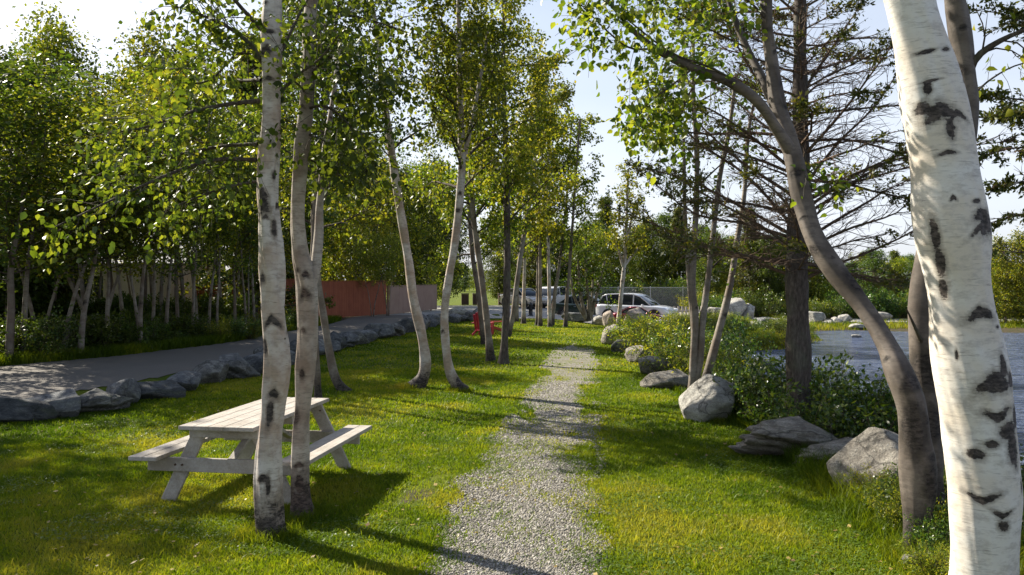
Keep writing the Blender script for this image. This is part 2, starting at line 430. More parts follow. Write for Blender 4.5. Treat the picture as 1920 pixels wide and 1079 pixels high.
# ------------------------------------------------------------------ ground sheet
def axis(parts):
    out = []
    for a, b, st in parts: out += list(np.arange(a, b, st))
    return np.array(out + [parts[-1][1]])
def sheet(name, xs, ys, zf, keep=None, smooth_=True):
    X, Y = np.meshgrid(xs, ys); Z = zf(X, Y); n, m = X.shape
    v = np.stack([X, Y, Z], -1).reshape(-1, 3)
    i = (np.arange(n - 1)[:, None] * m + np.arange(m - 1)[None, :])
    f = np.stack([i, i + 1, i + m + 1, i + m], -1).reshape(-1, 4)
    if keep is not None:
        cx = (X[:-1, :-1] + X[1:, 1:]) / 2; cy = (Y[:-1, :-1] + Y[1:, 1:]) / 2
        f = f[keep(cx, cy).ravel()]
        u = np.unique(f); mp = np.full(len(v), -1); mp[u] = np.arange(len(u)); v = v[u]; f = mp[f]
    return v, f
xs = axis([(-400, -60, 20), (-60, -16, 2), (-16, 9, .2), (9, 30, .8), (30, 80, 3), (80, 400, 20)])
ys = axis([(-30, 2, 2), (2, 20, .2), (20, 48, .4), (48, 90, 2), (90, 900, 30)])
v, f = sheet('ground', xs, ys, gz)
def pathmask(x, y):   # >0 inside the gravel
    d = np.abs(sdist(PATH, x, y)); hw = .64 + .04 * np.sin(y * .7)
    n = (fbm(x * 3.0, y * 2.2, 4) - .5)
    e = (hw - d) + n * .42
    mid = -.35 * smooth(.58, .68, fbm(x * 1.4 + 9, y * .55 + 3, 3)) * smooth(8, 10, y)
    return e + mid - smooth(24, 29.5, y) * .9
gx, gy = v[:, 0], v[:, 1]
dl = -sdist(ROCKL, gx, gy); dr = sdist(ROCKR, gx, gy)
dirt = np.clip(smooth(.2, .8, dr) * smooth(60, 40, gy), 0, 1)
dirt = np.maximum(dirt, smooth(2.6, 4.4, dl) * smooth(60, 40, gy))
dirt = np.maximum(dirt, .75 * smooth(.9, .2, np.hypot((gx + .62) / 1.0, (gy - 7.6) / 2.0)) * smooth(.35, .6, fbm(gx * 3, gy * 3)))
ground_me = npmesh('ground', v, [f], dirt, True, 'dirt')
m, nt, b = mat('lawn_and_soil')
n1 = noise(nt, 1.1, 5); n2 = noise(nt, 45, 4, .7); n3 = noise(nt, 7, 4)
g = ramp(nt, n1, [(.35, (.08, .12, .008)), (.6, (.15, .18, .012)), (.75, (.21, .20, .03))])
g = mixc(nt, ramp(nt, n2, [(.3, 0), (.75, 1)]), mixc(nt, .55, g, (.02, .03, .004)), g)
d = ramp(nt, n2, [(.3, (.035, .028, .018)), (.7, (.14, .105, .07))])
d = mixc(nt, ramp(nt, n3, [(.45, 0), (.6, .6)]), d, (.04, .06, .015))
fac = ramp(nt, math_(nt, 'ADD', attr(nt, 'dirt'), math_(nt, 'MULTIPLY', math_(nt, 'SUBTRACT', n3, .5), .7)), [(.4, 0), (.6, 1)])
nt.links.new(mixc(nt, fac, g, d), b.inputs['Base Color']); b.inputs['Roughness'].default_value = .95
b.inputs['Specular IOR Level'].default_value = .1
bump(nt, b, n2, .7, .03)
tag(link('ground', ground_me, m), kind='structure')

# gravel footpath
m, nt, b = mat('path_gravel')
t = N(nt, 'ShaderNodeTexCoord'); vo = N(nt, 'ShaderNodeTexVoronoi'); vo.inputs['Scale'].default_value = 42
nt.links.new(t.outputs['Object'], vo.inputs['Vector'])
hs = N(nt, 'ShaderNodeSeparateColor'); nt.links.new(vo.outputs['Color'], hs.inputs[0])
c = ramp(nt, hs.outputs[0], [(0, (.14, .128, .11)), (.4, (.21, .19, .163)), (.75, (.28, .258, .225)), (1, (.43, .405, .365))])
c = mixc(nt, ramp(nt, vo.outputs['Distance'], [(.25, 0), (.6, .5)]), c, (.09, .075, .05))
c = mixc(nt, ramp(nt, noise(nt, 2.2, 5), [(.46, 0), (.60, .75)]), c, (.13, .14, .03))
nt.links.new(c, b.inputs['Base Color']); b.inputs['Roughness'].default_value = .9
bump(nt, b, math_(nt, 'MULTIPLY', vo.outputs['Distance'], -1), .8, .02)
v, f = sheet('path', np.arange(-1.6, 3.8, .045), np.arange(-2, 31, .06), lambda x, y: gz(x, y) + .008, lambda x, y: pathmask(x, y) > 0)
tag(link('path', npmesh('path', v, [f], None, True), m), kind='structure')

# driveway on the left and the car park beyond
DRIVE = [(-34, 2.2), (-12.2, 9.9), (-8.3, 12.3), (-7.1, 14.8), (-6.6, 17.7), (-6.2, 22.7), (-5.5, 27.7), (-4.2, 37.2), (-3.2, 43), (-8, 50), (-8.2, 45), (-8.0, 35), (-8.6, 25.5), (-9.9, 20.5), (-11.5, 17.8), (-18, 15.3), (-40, 9)]
def roadmat(name, a, b_, sc=3):
    m, nt, b = mat(name)
    n = noise(nt, sc * .12, 5); n2 = noise(nt, 90, 3, .7)
    c = mixc(nt, .5, ramp(nt, n, [(.3, a), (.7, b_)]), ramp(nt, n2, [(.25, tuple(x * .5 for x in a)), (.75, tuple(x * 1.5 for x in b_))]))
    nt.links.new(c, b.inputs['Base Color']); b.inputs['Roughness'].default_value = .9
    bump(nt, b, n2, .5, .01); return m
M['drive'] = roadmat('driveway_asphalt', (.09, .076, .066), (.155, .135, .118))
M['lot'] = roadmat('carpark_gravel', (.26, .245, .23), (.36, .34, .315))
v, f = sheet('road', np.arange(-36, -2, .16), np.arange(2, 50, .2), lambda x, y: gz(x, y) + .012,
             lambda x, y: inpoly(DRIVE, x, y))
tag(link('road', npmesh('road', v, [f], None, True), M['drive']), kind='structure')
LOT = [(-9, 45), (-3.1, 43.0), (-1.2, 43.6), (2, 43.5), (6, 42.4), (9.2, 44.5), (13, 46.5), (24, 46.5), (40, 48), (40, 53), (24, 51), (17, 51.5), (15, 60), (10, 64), (4, 65.5), (-4, 65.5), (-12, 60), (-30, 58), (-30, 52), (-9, 50)]
v, f = sheet('car_park', np.arange(-30, 42, .4), np.arange(42, 66, .3), lambda x, y: gz(x, y) + .02, lambda x, y: inpoly(LOT, x, y))
tag(link('car_park', npmesh('car_park', v, [f], None, True), M['lot']), kind='structure')

# pond
m, nt, b = mat('pond_water')
b.inputs['Base Color'].default_value = (.05, .075, .13, 1); b.inputs['Roughness'].default_value = .1
b.inputs['IOR'].default_value = 1.33
n1 = noise(nt, 1.3, 5, .6, stretch=(1, 2.8, 1), dist=.5); n2 = noise(nt, .35, 3, .5, stretch=(1, 3, 1))
bump(nt, b, math_(nt, 'ADD', n1, n2), 1.0, .45)
nt.links.new(ramp(nt, n1, [(.35, (.04, .06, .13)), (.65, (.18, .22, .33))]), b.inputs['Base Color'])  # blue sky reflection on the ripples, painted into the base colour
v, f = sheet('water', axis([(4, 30, 2), (30, 140, 10)]), axis([(-14, 60, 2), (60, 80, 10)]), lambda x, y: 0 * x + WATER, lambda x, y: sdist(SHORE, x, y) > -2.6)
tag(link('water', npmesh('water', v, [f]), m), kind='structure')

# ------------------------------------------------------------------ grass, gravel
def blades(r, x, y, h, wd, lean=.5):
    n = len(x); z = gz(x, y) - .004
    a = r.random(n) * 2 * math.pi; dx, dy = np.cos(a) * wd / 2, np.sin(a) * wd / 2
    lx = r.normal(0, lean, n) * h; ly = r.normal(0, lean, n) * h
    c = np.stack([x, y, z], 1)
    p0 = c + np.stack([dx, dy, 0 * dx], 1); p1 = c - np.stack([dx, dy, 0 * dx], 1)
    mid = c + np.stack([lx * .35, ly * .35, h * .6], 1)
    p2 = mid - np.stack([dx, dy, 0 * dx], 1) * .8; p3 = mid + np.stack([dx, dy, 0 * dx], 1) * .8
    p4 = c + np.stack([lx, ly, h], 1)
    v = np.stack([p0, p1, p2, p3, p4], 1).reshape(-1, 3)
    i = np.arange(n)[:, None] * 5
    return v, i + np.array([0, 1, 2, 3]), i + np.array([3, 2, 4])
V = []; Q = []; T = []; R = []; off = 0
def addb(r, x, y, h, wd, bias=0., lean=.5):
    global off
    v, q, t = blades(r, x, y, h, wd, lean); V.append(v); Q.append(q + off); T.append(t + off); off += len(v)
    dry = fbm(x * .9 + 40, y * .9, 3)
    k = np.clip(.45 + (dry - .5) * 2.0 + (fbm(x * 4, y * 4, 2) - .5) * .8 + r.normal(0, .2, len(x)) + bias, 0, 1); R.append(np.repeat(k, 5))
def lawnpts(r, n, y0, y1, pw=1.0):
    y = y0 + (y1 - y0) * r.random(n) ** pw
    x = (r.random(n) * 2 - 1) * (.68 * y + 1.2)
    ok = (-sdist(ROCKL, x, y) < -.05) & (sdist(ROCKR, x, y) < .5)
    pmk = pathmask(x, y); ok &= (pmk < .02) | (r.random(n) < .05 + .5 * smooth(.32, .0, pmk) + .30 * smooth(.47, .6, fbm(x * 2.1 + 4, y * 1.6, 3)))
    bare = (np.hypot((x + .62) / .5, (y - 7.6) / 1.1) < 1) & (fbm(x * 3, y * 3) > .42)
    ok &= ~(bare & (r.random(n) < .8))
    return x[ok], y[ok]
r = np.random.default_rng(11)
x, y = lawnpts(r, 330000, 4.2, 10.5, .9); hh = .018 + .022 * fbm(x * 1.5, y * 1.5) + r.random(len(x)) * .014
addb(r, x, y, hh, .0065 + .003 * r.random(len(x)))
x, y = lawnpts(r, 230000, 10, 19, .85); addb(r, x, y, .028 + .022 * r.random(len(x)), .012 + .006 * r.random(len(x)))
x, y = lawnpts(r, 170000, 18, 43, .8); addb(r, x, y, .03 + .03 * r.random(len(x)), .026 + .012 * r.random(len(x)))
x, y = lawnpts(r, 14000, 4.2, 14, .9); m_ = fbm(x * 2.3, y * 2.3, 3) > .5; x, y = x[m_], y[m_]; addb(r, x, y, .045 + .05 * r.random(len(x)), .006 + .0006 * y, .12, .55)
grass_me = npmesh('grass', np.concatenate(V), [np.concatenate(Q), np.concatenate(T)], np.concatenate(R))
tag(link('grass', grass_me, M['grass']), 'short sunlit green lawn grass either side of the gravel path', 'grass', kind='stuff')

r = np.random.default_rng(12)
n = 90000; y = 4.5 + 12 * r.random(n) ** 1.5; x = np.interp(y, [p[1] for p in PATH], [p[0] for p in PATH]) + r.normal(0, .5, n)
ok = pathmask(x, y) > -.10 * r.random(n); x, y = x[ok], y[ok]; n = len(x)
sz = (.004 + .007 * r.random(n) ** 2) * (1 + .05 * y); z = gz(x, y) + .010
oc = np.array([(1, 0, 0), (0, 1, 0), (-1, 0, 0), (0, -1, 0), (0, 0, .7), (0, 0, -.7)])
vv = oc[None] * sz[:, None, None] * (1 + .5 * r.random((n, 6, 1)) * 1) ; a = r.random(n) * 6.28
ca, sa = np.cos(a)[:, None], np.sin(a)[:, None]
vv = np.stack([vv[..., 0] * ca - vv[..., 1] * sa, vv[..., 0] * sa + vv[..., 1] * ca, vv[..., 2]], -1) + np.stack([x, y, z], 1)[:, None]
ff = np.array([(0, 1, 4), (1, 2, 4), (2, 3, 4), (3, 0, 4), (1, 0, 5), (2, 1, 5), (3, 2, 5), (0, 3, 5)])
fa = (np.arange(n)[:, None, None] * 6 + ff[None]).reshape(-1, 3)
m, nt, b = mat('gravel_stone')
nt.links.new(ramp(nt, attr(nt, 'rnd'), [(0, (.10, .09, .075)), (.4, (.20, .18, .15)), (.8, (.29, .265, .23)), (1, (.5, .47, .42))]), b.inputs['Base Color'])
b.inputs['Roughness'].default_value = .8
tag(link('gravel', npmesh('gravel', vv.reshape(-1, 3), [fa], np.repeat(r.random(n), 6)), m), 'loose grey gravel stones scattered on the footpath', 'gravel', kind='stuff')

# ------------------------------------------------------------------ boulders
def rockmat(name, lo, mid, hi, moss=.35):
    m, nt, b = mat(name)
    n = noise(nt, 3.2, 7, .65); n2 = noise(nt, 30, 4, .7); n3 = noise(nt, 1.7, 4)
    c = ramp(nt, n, [(.32, lo), (.5, mid), (.68, hi)])
    c = mixc(nt, ramp(nt, n2, [(.35, .5), (.6, 0)]), c, tuple(x * .45 for x in lo))
    lay = noise(nt, 1, 5, .6, stretch=(2, 3, 26), dist=.6)
    c = mixc(nt, ramp(nt, lay, [(.52, 0), (.66, .55)]), c, tuple(x * .5 for x in mid))
    c = mixc(nt, ramp(nt, n3, [(.56, 0), (.66, moss)]), c, (.09, .11, .03))
    tc = N(nt, 'ShaderNodeTexCoord'); nz = N(nt, 'ShaderNodeTexNoise', i_Scale=2.5, i_Detail=4.); nt.links.new(tc.outputs['Object'], nz.inputs['Vector'])
    vd = N(nt, 'ShaderNodeTexVoronoi', feature='DISTANCE_TO_EDGE', i_Scale=1.3)
    nt.links.new(mixc(nt, .35, tc.outputs['Object'], nz.outputs['Color']), vd.inputs['Vector'])
    crk = ramp(nt, vd.outputs['Distance'], [(0, 1), (.035, 0)]); c = mixc(nt, math_(nt, 'MULTIPLY', crk, .7), c, (.03, .027, .025))
    lich = ramp(nt, noise(nt, 11, 5, .8), [(.60, 0), (.66, .5)]); c = mixc(nt, lich, c, tuple(min(.7, x * 1.5) for x in hi))
    nt.links.new(c, b.inputs['Base Color']); b.inputs['Roughness'].default_value = .85
    b.inputs['Specular IOR Level'].default_value = .3
    bump(nt, b, math_(nt, 'ADD', n, math_(nt, 'MULTIPLY', n2, .35)), 1.0, .08); return m
M['rockgrey'] = rockmat('grey_boulder', (.10, .105, .115), (.2, .205, .215), (.36, .355, .35), .2)
M['rockdark'] = rockmat('dark_slate_boulder', (.045, .048, .052), (.10, .105, .11), (.2, .2, .2), .3)
M['rockwarm2'] = rockmat('lichen_grey_boulder', (.09, .088, .085), (.2, .195, .185), (.42, .41, .38), .3)
M['rockwarm'] = rockmat('warm_boulder', (.16, .14, .12), (.32, .29, .25), (.52, .48, .42), .4)
M['rockpink'] = rockmat('pinkish_boulder', (.28, .22, .19), (.42, .35, .30), (.55, .48, .42), .05)
M['rockpale'] = rockmat('pale_boulder', (.26, .24, .215), (.46, .44, .40), (.64, .62, .57), .15)
def rock_mesh(seed, cuts=9, rough=.12, sub=4, layers=0.):
    r = np.random.default_rng(seed)
    bm = bmesh.new(); bmesh.ops.create_icosphere(bm, subdivisions=sub, radius=1)
    v = np.array([q.co[:] for q in bm.verts]); f = np.array([[q.index for q in t.verts] for t in bm.faces]); bm.free()
    for k in range(cuts):
        nrm = norm(r.normal(0, 1, 3)); d = r.uniform(.5, .82)
        e = np.maximum(0, v @ nrm - d); v = v - e[:, None] * nrm * .93
    a = fbm(v[:, 0] * 1.6 + seed, v[:, 2] * 1.6 + v[:, 1], 5) - .5; b_ = fbm(v[:, 1] * 4 + seed, v[:, 2] * 4 - v[:, 0] * 2, 4) - .5
    v = v * (1 + rough * 2.2 * a + rough * .9 * b_)[:, None]
    if layers:
        q = np.floor((v[:, 2] + .25 * v[:, 0]) * 5 + fbm(v[:, 0] * 2, v[:, 1] * 2) * 2)
        hsh = np.sin(q * 12.9898 + seed) * 43758.5; hsh = hsh - np.floor(hsh)
        v[:, :2] *= (1 - layers * .22 * hsh)[:, None]
    v -= (v.max(0) + v.min(0)) / 2; v /= (v.max(0) - v.min(0)) / 2
    me = npmesh('boulder', v, [f], None, False)
    return me
ROCKS = [rock_mesh(s, c, g) for s, c, g in ((1, 10, .10), (2, 13, .08), (3, 8, .14), (4, 12, .12), (5, 9, .1), (6, 14, .13))]
rockcache = {}
def place_rock(x, y, sxx, syy, szz, rz, mt, mesh=0, sink=.25, label=None, group=None, tilt=(0, 0), me=None):
    base = me or ROCKS[mesh]; key = (base.name, mt)
    if key not in rockcache:
        mm = base.copy(); mm.materials.append(M[mt]); rockcache[key] = mm
    o = bpy.data.objects.new('boulder', rockcache[key]); COL.objects.link(o)
    o.location = (x, y, gz1(x, y) + szz * (1 - 2 * sink)); o.scale = (sxx, syy, szz); o.rotation_euler = (tilt[0], tilt[1], rz)
    return tag(o, label, 'boulder', group)
LAY = rock_mesh(31, 7, .16, 5, 1.0)
ORD = ['first', 'second', 'third', 'fourth', 'fifth', 'sixth', 'seventh', 'eighth', 'ninth', 'tenth', 'eleventh', 'twelfth', 'thirteenth', 'fourteenth', 'fifteenth', 'sixteenth', 'seventeenth', 'eighteenth', 'nineteenth', 'twentieth']
def ordn(i):
    if i < 20: return ORD[i]
    t = {20: 'twenty', 30: 'thirty', 40: 'forty', 50: 'fifty', 60: 'sixty', 70: 'seventy', 80: 'eighty'}
    k = i + 1; 
    if k % 10 == 0: return {20: 'twentieth', 30: 'thirtieth', 40: 'fortieth', 50: 'fiftieth', 60: 'sixtieth', 70: 'seventieth', 80: 'eightieth'}[k]
    return t[k // 10 * 10] + '-' + ORD[k % 10 - 1]
# the row between lawn and driveway; near ones by hand, the rest along the line
r = np.random.default_rng(21)
rl = []
near = [(30, 800, 12.0, .62, .36, .30, .2, 0), (95, 790, 12.3, .55, .33, .25, .1, 1), (185, 770, 12.9, .42, .38, .26, .3, 2), (232, 745, 13.6, .26, .45, .32, .5, 3),
        (282, 735, 14.3, .62, .42, .18, -.1, 1), (345, 722, 15.2, .34, .4, .28, .6, 4), (392, 705, 16.3, .42, .42, .30, .2, 5), (440, 700, 17.0, .45, .4, .36, .8, 0), (478, 700, 17.8, .3, .35, .28, .4, 3)]
for (px, py, Y, a, b_, c, rz, k) in near:
    rl.append((*P(px, py, Y)[:2], a, b_, c, rz, k))
pl = np.array(ROCKL[4:]); 
for k in range(26):
    t = k / 25; y = 18.8 + (42.5 - 18.8) * t ** 1.15
    x = np.interp(y, pl[:, 1], pl[:, 0]) + r.normal(0, .12)
    rl.append((x, y, r.uniform(.4, .62), r.uniform(.3, .45), r.uniform(.22, .38), r.uniform(-.6, .6) + 1.2, k % 6))
for k in range(5): rl.append((-8.6 - k * 1.0, 11.4 - k * .62, .55, .38, .32, .4, k))
desc = ['flat-topped', 'rounded', 'angular', 'low', 'blocky', 'jagged']
rl.sort(key=lambda q: q[1])
for i, (x, y, a, b_, c, rz, k) in enumerate(rl):
    slab = i % 5 == 2
    place_rock(x, y, a * (1.25 if slab else 1), b_, c * (.8 if slab else 1) * (.8 + .45 * ((i * 7) % 5) / 4), rz + .3 * math.sin(i * 3), ['rockgrey', 'rockdark', 'rockgrey', 'rockwarm2'][(i * 5) % 4], k, .24, f'{desc[k]} grey boulder, {ordn(i)} from the near end of the row edging the driveway', 'boulders edging the driveway', me=LAY if slab else None, tilt=(.12 * math.sin(i * 2.1), .2 * math.sin(i * 1.7)))
# right edge
right = [
 (1160, 640, 26.2, .55, .5, .42, .3, 'rockwarm', 2, 'cream boulder at the far end of the right-hand rock edging'),
 (1178, 655, 23.6, .5, .5, .25, .8, 'rockgrey', 0, 'low grey boulder behind the far bend of the rock edging'),
 (1198, 680, 20.6, .38, .4, .26, .1, 'rockwarm', 3, 'small pale boulder with yellow lichen under the flowering shrubs'),
 (1222, 706, 17.9, .42, .35, .25, .5, 'rockwarm', 4, 'squat boulder just left of the slim multi-stemmed tree'),
 (1248, 735, 15.6, .5, .34, .22, -.1, 'rockwarm', 1, 'long low boulder at the foot of the slim multi-stemmed tree'),
 (1335, 792, 12.1, .46, .42, .42, .2, 'rockpale', 5, 'big pale round-topped boulder on the lawn edge beside the shrubs'),
 (1488, 848, 9.7, .80, .5, .30, .15, 'rockwarm', 2, 'layered brown boulder at the left of the near rock pile'),
 (1600, 846, 9.2, .80, .5, .24, -.1, 'rockwarm', 0, 'flat overhanging slab in the middle of the near rock pile'),
 (1560, 880, 9.25, .3, .3, .16, .6, 'rockgrey', 3, 'dark boulder tucked under the flat slab'),
 (1655, 925, 7.9, .46, .42, .40, .4, 'rockwarm', 5, 'mossy rounded boulder left of the leaning trunk'),
 (1690, 870, 8.6, .4, .35, .26, .4, 'rockwarm', 1, 'grey-brown boulder behind the leaning trunk'),
 (1640, 850, 9.4, .36, .3, .24, .4, 'rockwarm', 4, 'small ridge boulder at the back of the near rock pile'),
 (1705, 1072, 5.9, .07, .06, .05, .4, 'rockpale', 4, 'fist-sized pale stone by the foot of the leaning trunk'),
 (1905, 1010, 6.4, .3, .25, .2, .4, 'rockwarm', 2, 'boulder peeping out right of the big white birch'),
]
for q in right:
    (px, py, Y, a, b_, c, rz, mt, k, lab) = q; p = P(px, py, Y)
    place_rock(p[0], p[1], a, b_, c, rz, mt, k, .2, lab, 'boulders edging the lawn on the pond side', me=LAY if ('layered' in lab or 'slab' in lab or 'ridge' in lab) else None, tilt=(0, .12) if 'layered' in lab else (0, 0))
far = [
 (1190, 600, 40.5, .62, .5, .62, .2, 'rockpink', 1, 'tall pinkish boulder in front of the white car'),
 (1128, 597, 42.0, .5, .4, .32, .5, 'rockpale', 2, 'pale boulder left of the slender white birch'),
 (1142, 603, 41.0, .36, .4, .5, .1, 'rockpink', 3, 'pointed pinkish boulder behind the slender white birch'),
 (1083, 597, 42.5, .85, .5, .32, .1, 'rockgrey', 0, 'wide low grey boulder under the dark green car'),
 (1240, 600, 41.5, .45, .4, .25, .2, 'rockpale', 4, 'low boulder right of the tall pinkish boulder'),
 (1267, 598, 42, .7, .4, .25, .3, 'rockgrey', 5, 'flat grey boulder at the end of the car park edge'),
 (1218, 600, 40.5, .25, .3, .38, .3, 'rockwarm', 2, 'narrow boulder against the tall pinkish boulder'),
 (1342, 578, 50, .55, .5, .45, .2, 'rockpale', 0, 'white boulder left of the largest white boulder across the car park'),
 (1380, 572, 50.5, .95, .8, .8, .4, 'rockpale', 3, 'largest white boulder across the car park by the trees'),
 (1404, 574, 50.2, .45, .5, .6, .1, 'rockpale', 5, 'white boulder right of the largest white boulder'),
 (1312, 582, 50, .5, .4, .3, .9, 'rockgrey', 1, 'small grey boulder across the car park'),
 (1415, 608, 40, .6, .5, .3, .2, 'rockpale', 2, 'cream boulder in the shrubs on the pond bank'),
 (1435, 600, 43, .6, .5, .35, .7, 'rockgrey', 4, 'grey boulder above the pond bank shrubs'),
 (1528, 592, 47, .6, .5, .4, .1, 'rockpale', 0, 'white boulder right of the dark spruce trunk, across the pond'),
 (1568, 595, 46.5, .4, .4, .25, .6, 'rockpale', 1, 'second pale boulder along the far pond bank'),
 (1585, 593, 47, .45, .4, .28, .1, 'rockpale', 3, 'third pale boulder along the far pond bank'),
 (1622, 596, 46, .4, .35, .22, .3, 'rockgrey', 5, 'grey boulder along the far pond bank by the leaning trunk'),
 (1610, 612, 43.6, .5, .4, .16, .3, 'rockpale', 2, 'flat pale stone at the far water edge'),
 (1640, 616, 43.2, .35, .3, .14, .3, 'rockpale', 4, 'small pale stone at the far water edge'),
 (1604, 632, 38, .28, .2, .1, .3, 'rockpale', 4, 'lone stone breaking the water surface'),
 (1425, 680, 25.5, .5, .4, .2, .3, 'rockgrey', 4, 'dark wet stone lying at the near water edge'),
 (1650, 585, 49, .7, .5, .3, .3, 'rockpale', 4, 'low pale boulder beside the leaning trunk on the far bank'),
 (858, 602, 41.2, .55, .3, .32, .15, 'rockpale', 1, 'flat-faced pale boulder at the far end of the driveway row'),
 (880, 603, 41, .18, .3, .3, .9, 'rockgrey', 2, 'thin upright slab beside the flat-faced pale boulder'),
]
for q in far:
    (px, py, Y, a, b_, c, rz, mt, k, lab) = q; p = P(px, py, Y)
    o = place_rock(p[0], p[1], a, b_, c, rz, mt, k, .15, lab, 'boulders around the car park and pond')
    if 'lone stone' in lab or 'wet stone' in lab: o.location.z = WATER + .04

# ------------------------------------------------------------------ box helpers for furniture, fences, cars
def addbox(bm, c, s, rot=None, bev=0.004):
    from mathutils import Matrix, Euler
    mtx = Matrix.Translation(c) @ (Euler(rot).to_matrix().to_4x4() if rot else Matrix.Identity(4))
    g = bmesh.ops.create_cube(bm, size=1)
    vs = g['verts']; bmesh.ops.scale(bm, vec=s, verts=vs)
    if bev:
        es = list({e for q in vs for e in q.link_edges})
        g2 = bmesh.ops.bevel(bm, geom=es, offset=bev, segments=1, affect='EDGES'); vs = list({q for fc in g2['faces'] for q in fc.verts} | {q for q in vs if q.is_valid})
        fs = set()
        stack = [vs[0]]; seen = {vs[0]}
        while stack:
            q = stack.pop()
            for e in q.link_edges:
                o = e.other_vert(q)
                if o not in seen: seen.add(o); stack.append(o)
        vs = list(seen)
    bmesh.ops.transform(bm, matrix=mtx, verts=vs)
def beam(bm, a, b, w, h, bev=.004, up=(0, 0, 1)):
    "a board from a to b, w across, h in the 'up' sense"
    from mathutils import Matrix
    a, b = Vector(a), Vector(b); x = (b - a); L = x.length; x.normalize()
    upv = Vector(up); y = upv.cross(x); y.normalize(); z = x.cross(y)
    mtx = Matrix(((x.x, y.x, z.x, 0), (x.y, y.y, z.y, 0), (x.z, y.z, z.z, 0), (0, 0, 0, 1)))
    e = mtx.to_3x3().to_euler()
    addbox(bm, (a + b) / 2, (L, w, h), e, bev)
def obj(name, bm, m, parent=None, smooth_=False):
    me = bpy.data.meshes.new(name); bmesh.ops.recalc_face_normals(bm, faces=bm.faces); bm.to_mesh(me); bm.free()
    if smooth_:
        for p in me.polygons: p.use_smooth = True
    return link(name, me, m, parent)

# ------------------------------------------------------------------ picnic table
def woodmat(name, a, b_, rough=.75):
    m, nt, b = mat(name)
    n = noise(nt, 1, 6, .65, stretch=(40, 2.5, 40)); n2 = noise(nt, 5, 5)
    c = mixc(nt, .5, ramp(nt, n, [(.3, a), (.65, b_)]), ramp(nt, n2, [(.3, tuple(x * .6 for x in a)), (.7, b_)]))
    c = mixc(nt, ramp(nt, noise(nt, 2.3, 6, .7), [(.5, 0), (.66, .55)]), c, (.15, .115, .075)); c = mixc(nt, ramp(nt, noise(nt, 1, 3, .5, stretch=(140, 4, 140)), [(.6, 0), (.68, .6)]), c, (.09, .07, .055))
    nt.links.new(c, b.inputs['Base Color']); b.inputs['Roughness'].default_value = rough
    bump(nt, b, n, .7, .006); return m
M['greywood'] = woodmat('weathered_table_wood', (.30, .26, .225), (.47, .43, .39))
ta = P(415, 803, 7.42); tb = P(553, 755, 9.05)
mid = (ta + tb) / 2; ang = math.atan2(tb[0] - ta[0], tb[1] - ta[1])
tab = empty('picnic_table', (mid[0], mid[1], 0), -ang)
tag(tab, 'weathered grey wooden picnic table with two attached benches behind the near birches', 'picnic table')
L2 = .93
bm = bmesh.new()
for k in range(5): addbox(bm, ((k - 2) * .1465, 0, .742), (.1445, 2 * L2, .038))
obj('tabletop', bm, M['greywood'], tab)
for yy in (-L2 + .16, 0, L2 - .16):
    bm = bmesh.new(); addbox(bm, (0, yy, .675), (.68, .038, .09)); obj('cleat', bm, M['greywood'], tab)
for s in (-1, 1):
    bm = bmesh.new()
    for k in range(2): addbox(bm, (s * (.655 + k * .142), 0, .445), (.138, 2 * L2, .038))
    obj('bench', bm, M['greywood'], tab)
for yy in (-L2 + .205, L2 - .205):
    bm = bmesh.new(); beam(bm, (-.79, yy, .36), (.79, yy, .36), .038, .13); obj('cross_beam', bm, M['greywood'], tab)
    for s in (-1, 1):
        bm = bmesh.new(); beam(bm, (s * .27, yy + .042, .70), (s * .62, yy + .042, -.01), .038, .135); obj('leg', bm, M['greywood'], tab)
for s in (-1, 1):
    bm = bmesh.new(); beam(bm, (0, s * .1, .64), (0, s * (L2 - .24), .36), .07, .038); obj('brace', bm, M['greywood'], tab)

M['bolt'] = plain('rusty_bolt', (.10, .06, .04), .6, .6)
for yy in (-L2 + .205, L2 - .205):
    for s_ in (-1, 1):
        for bx, bz in ((.505, .36), (.435, .36), (.345, .655)):
            bm = bmesh.new(); bmesh.ops.create_cone(bm, cap_ends=True, segments=12, radius1=.011, radius2=.009, depth=.012, matrix=__import__('mathutils').Matrix.Translation((s_ * bx, yy - .024, bz)) @ __import__('mathutils').Matrix.Rotation(math.pi / 2, 4, 'X')); obj('bolt', bm, M['bolt'], tab)

# ------------------------------------------------------------------ hero trees
def crown_top(r, tw, lv, pts, rad, top_h, nl1, L1, ntw, twl, nleaf, sig=.08, t0=0., droop=.4, el=(.3, 1.0), avoid=None):
    "limbs from the upper part of a stem line (index range by fraction t0..1)"
    n = len(pts)
    for k in range(nl1):
        t = t0 + (1 - t0) * (k + r.random()) / nl1
        i = min(int(t * (n - 1)), n - 2); az = k * 2.4 + r.normal(0, .5); e = r.uniform(*el)
        d = np.array((math.cos(az) * math.cos(e), math.sin(az) * math.cos(e), math.sin(e)))
        L = L1 * (1.1 - .65 * (t - t0) / (1 - t0)) * r.uniform(.7, 1.25)
        ln = limb(r, pts[i], d, L, 6, .14, .02, .12)
        r0 = min(rad[i] * .5, .03) * (L / L1) ** .5
        tw.tube(ln, np.linspace(r0, .004, 7), 5)
        branch_out(r, tw, lv, ln, r0, ntw, twl, nleaf, sig, .2, droop)
def pxlimb(tw, lv, r, pl, r0, ntw, twl, nleaf, sig=.08, droop=.5, ns=7, flat=0., t0=.1):
    ln = crom(np.array([P(*q) for q in pl]), 12)
    tw.tube(ln, np.linspace(r0, .005, 12), ns)
    if ntw: branch_out(r, tw, lv, ln, r0, ntw, twl, nleaf, sig, t0, droop, flat=flat)
